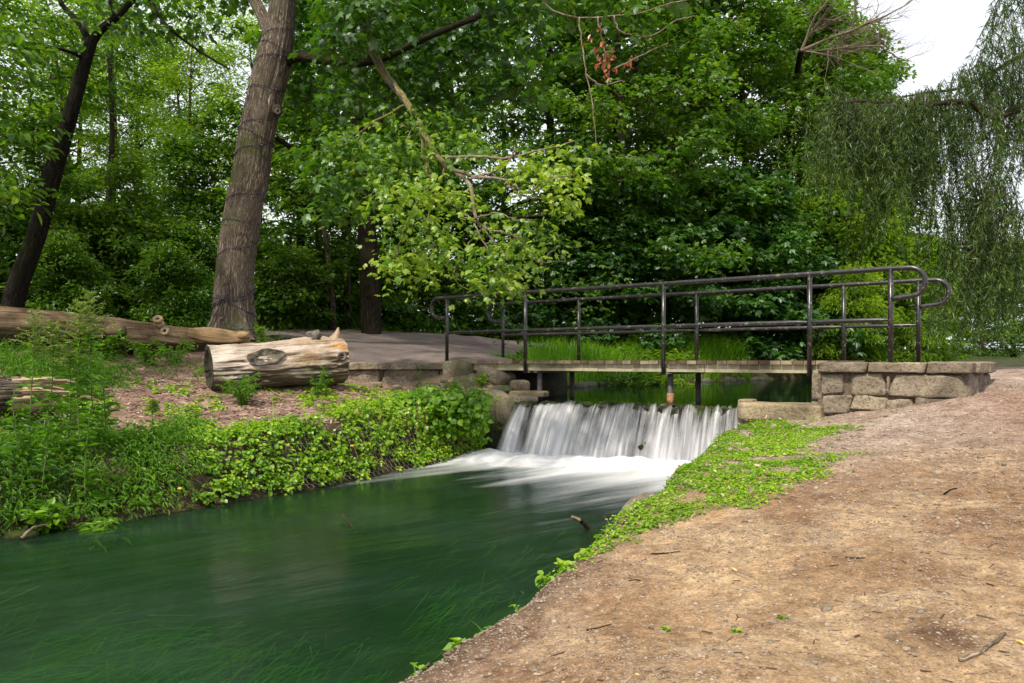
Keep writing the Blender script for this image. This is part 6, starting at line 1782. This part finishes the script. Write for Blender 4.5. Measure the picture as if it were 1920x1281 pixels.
for i, (px, py, s, lb) in enumerate([(910, 1221, .016, 'pale angular stone near the lower bank edge'), (1550, 1143, .022, 'flat pale stone bedded in the middle of the path'), (1002, 1260, .014, 'small cream stone at the bottom left of the path'), (1605, 950, .014, 'white pebble on the path below the clover edge'), (1725, 1150, .016, 'bluish grey pebble right of the flat pale stone'), (1525, 1242, .013, 'grey stone in the dirt at the bottom'), (1500, 1070, .014, 'white pebble near the centre of the path'), (1445, 1205, .012, 'small tan stone in the lower middle of the path'), (1875, 872, .03, 'cream stone chip at the far right of the path'), (1670, 1188, .010, 'pale stone in the damp dark hollow')]):
    c = gpx(px, py); single_stone('path_stone', lb, 'stone', (c[0], c[1], c[2]+s*.15), (s*1.6, s, s*.55), M['stone_cap'], i, 300+i, 'b', rough=.2, group=PS)

# ----------------------------------------------------------------------------- camera, sun, sky
cam = bpy.data.cameras.new('camera'); co = bpy.data.objects.new('camera', cam); COL.objects.link(co)
co.location = (0, 0, HC); co.rotation_euler = (math.radians(90), 0, 0)
cam.sensor_width = 36; cam.lens = F/1920*36; cam.shift_y = 35.5/1920; cam.clip_end = 1000; cam.clip_start = .05
sc.camera = co
SUN_EL, SUN_AZ = math.radians(54), math.atan2(-.52, -.85)       # azimuth of the sun, measured from +Y towards +X
sd = np.array([math.sin(SUN_AZ)*math.cos(SUN_EL), math.cos(SUN_AZ)*math.cos(SUN_EL), math.sin(SUN_EL)])
sun = bpy.data.lights.new('sun', 'SUN'); so = bpy.data.objects.new('sun', sun); COL.objects.link(so)
sun.energy = 5.0; sun.angle = math.radians(3.0); sun.color = (1.0, .92, .79)
so.rotation_euler = Vector(-sd).to_track_quat('-Z', 'Y').to_euler(); so.location = tuple(sd*30)
w = bpy.data.worlds.new('World'); sc.world = w; w.use_nodes = True
nt = w.node_tree; nt.nodes.clear()
out = nt.nodes.new('ShaderNodeOutputWorld')
sky = nt.nodes.new('ShaderNodeTexSky'); sky.sky_type = 'NISHITA'; sky.sun_disc = False
sky.sun_elevation = SUN_EL; sky.sun_rotation = SUN_AZ
b1 = nt.nodes.new('ShaderNodeBackground'); b1.inputs[1].default_value = .15
nt.links.new(sky.outputs[0], b1.inputs[0])
tc = nt.nodes.new('ShaderNodeTexCoord'); mp = nt.nodes.new('ShaderNodeMapping'); mp.inputs['Scale'].default_value = (1.6, 1.6, 3.2)
nz = nt.nodes.new('ShaderNodeTexNoise'); nz.inputs['Scale'].default_value = 1.5; nz.inputs['Detail'].default_value = 5
rp = nt.nodes.new('ShaderNodeValToRGB'); rp.color_ramp.elements[0].position = .33; rp.color_ramp.elements[0].color = (.75, .75, .75, 1); rp.color_ramp.elements[1].position = .55
b2 = nt.nodes.new('ShaderNodeBackground'); b2.inputs[0].default_value = (.93, .96, 1.0, 1); b2.inputs[1].default_value = 1.25
ms = nt.nodes.new('ShaderNodeMixShader')
L = nt.links.new
L(tc.outputs['Generated'], mp.inputs[0]); L(mp.outputs[0], nz.inputs['Vector']); L(nz.outputs[0], rp.inputs[0]); L(rp.outputs[0], ms.inputs[0])
L(b1.outputs[0], ms.inputs[1]); L(b2.outputs[0], ms.inputs[2]); L(ms.outputs[0], out.inputs[0])
sc.render.engine = 'CYCLES'
sc.view_settings.view_transform = 'Standard'; sc.view_settings.look = 'None'; sc.view_settings.exposure = 0; sc.view_settings.gamma = 1
c = sc.cycles
c.use_denoising = True; c.max_bounces = 6; c.diffuse_bounces = 3; c.glossy_bounces = 2; c.transmission_bounces = 4; c.transparent_max_bounces = 14
c.caustics_reflective = False; c.caustics_refractive = False; c.sample_clamp_indirect = 6; c.use_adaptive_sampling = True; c.adaptive_threshold = .02
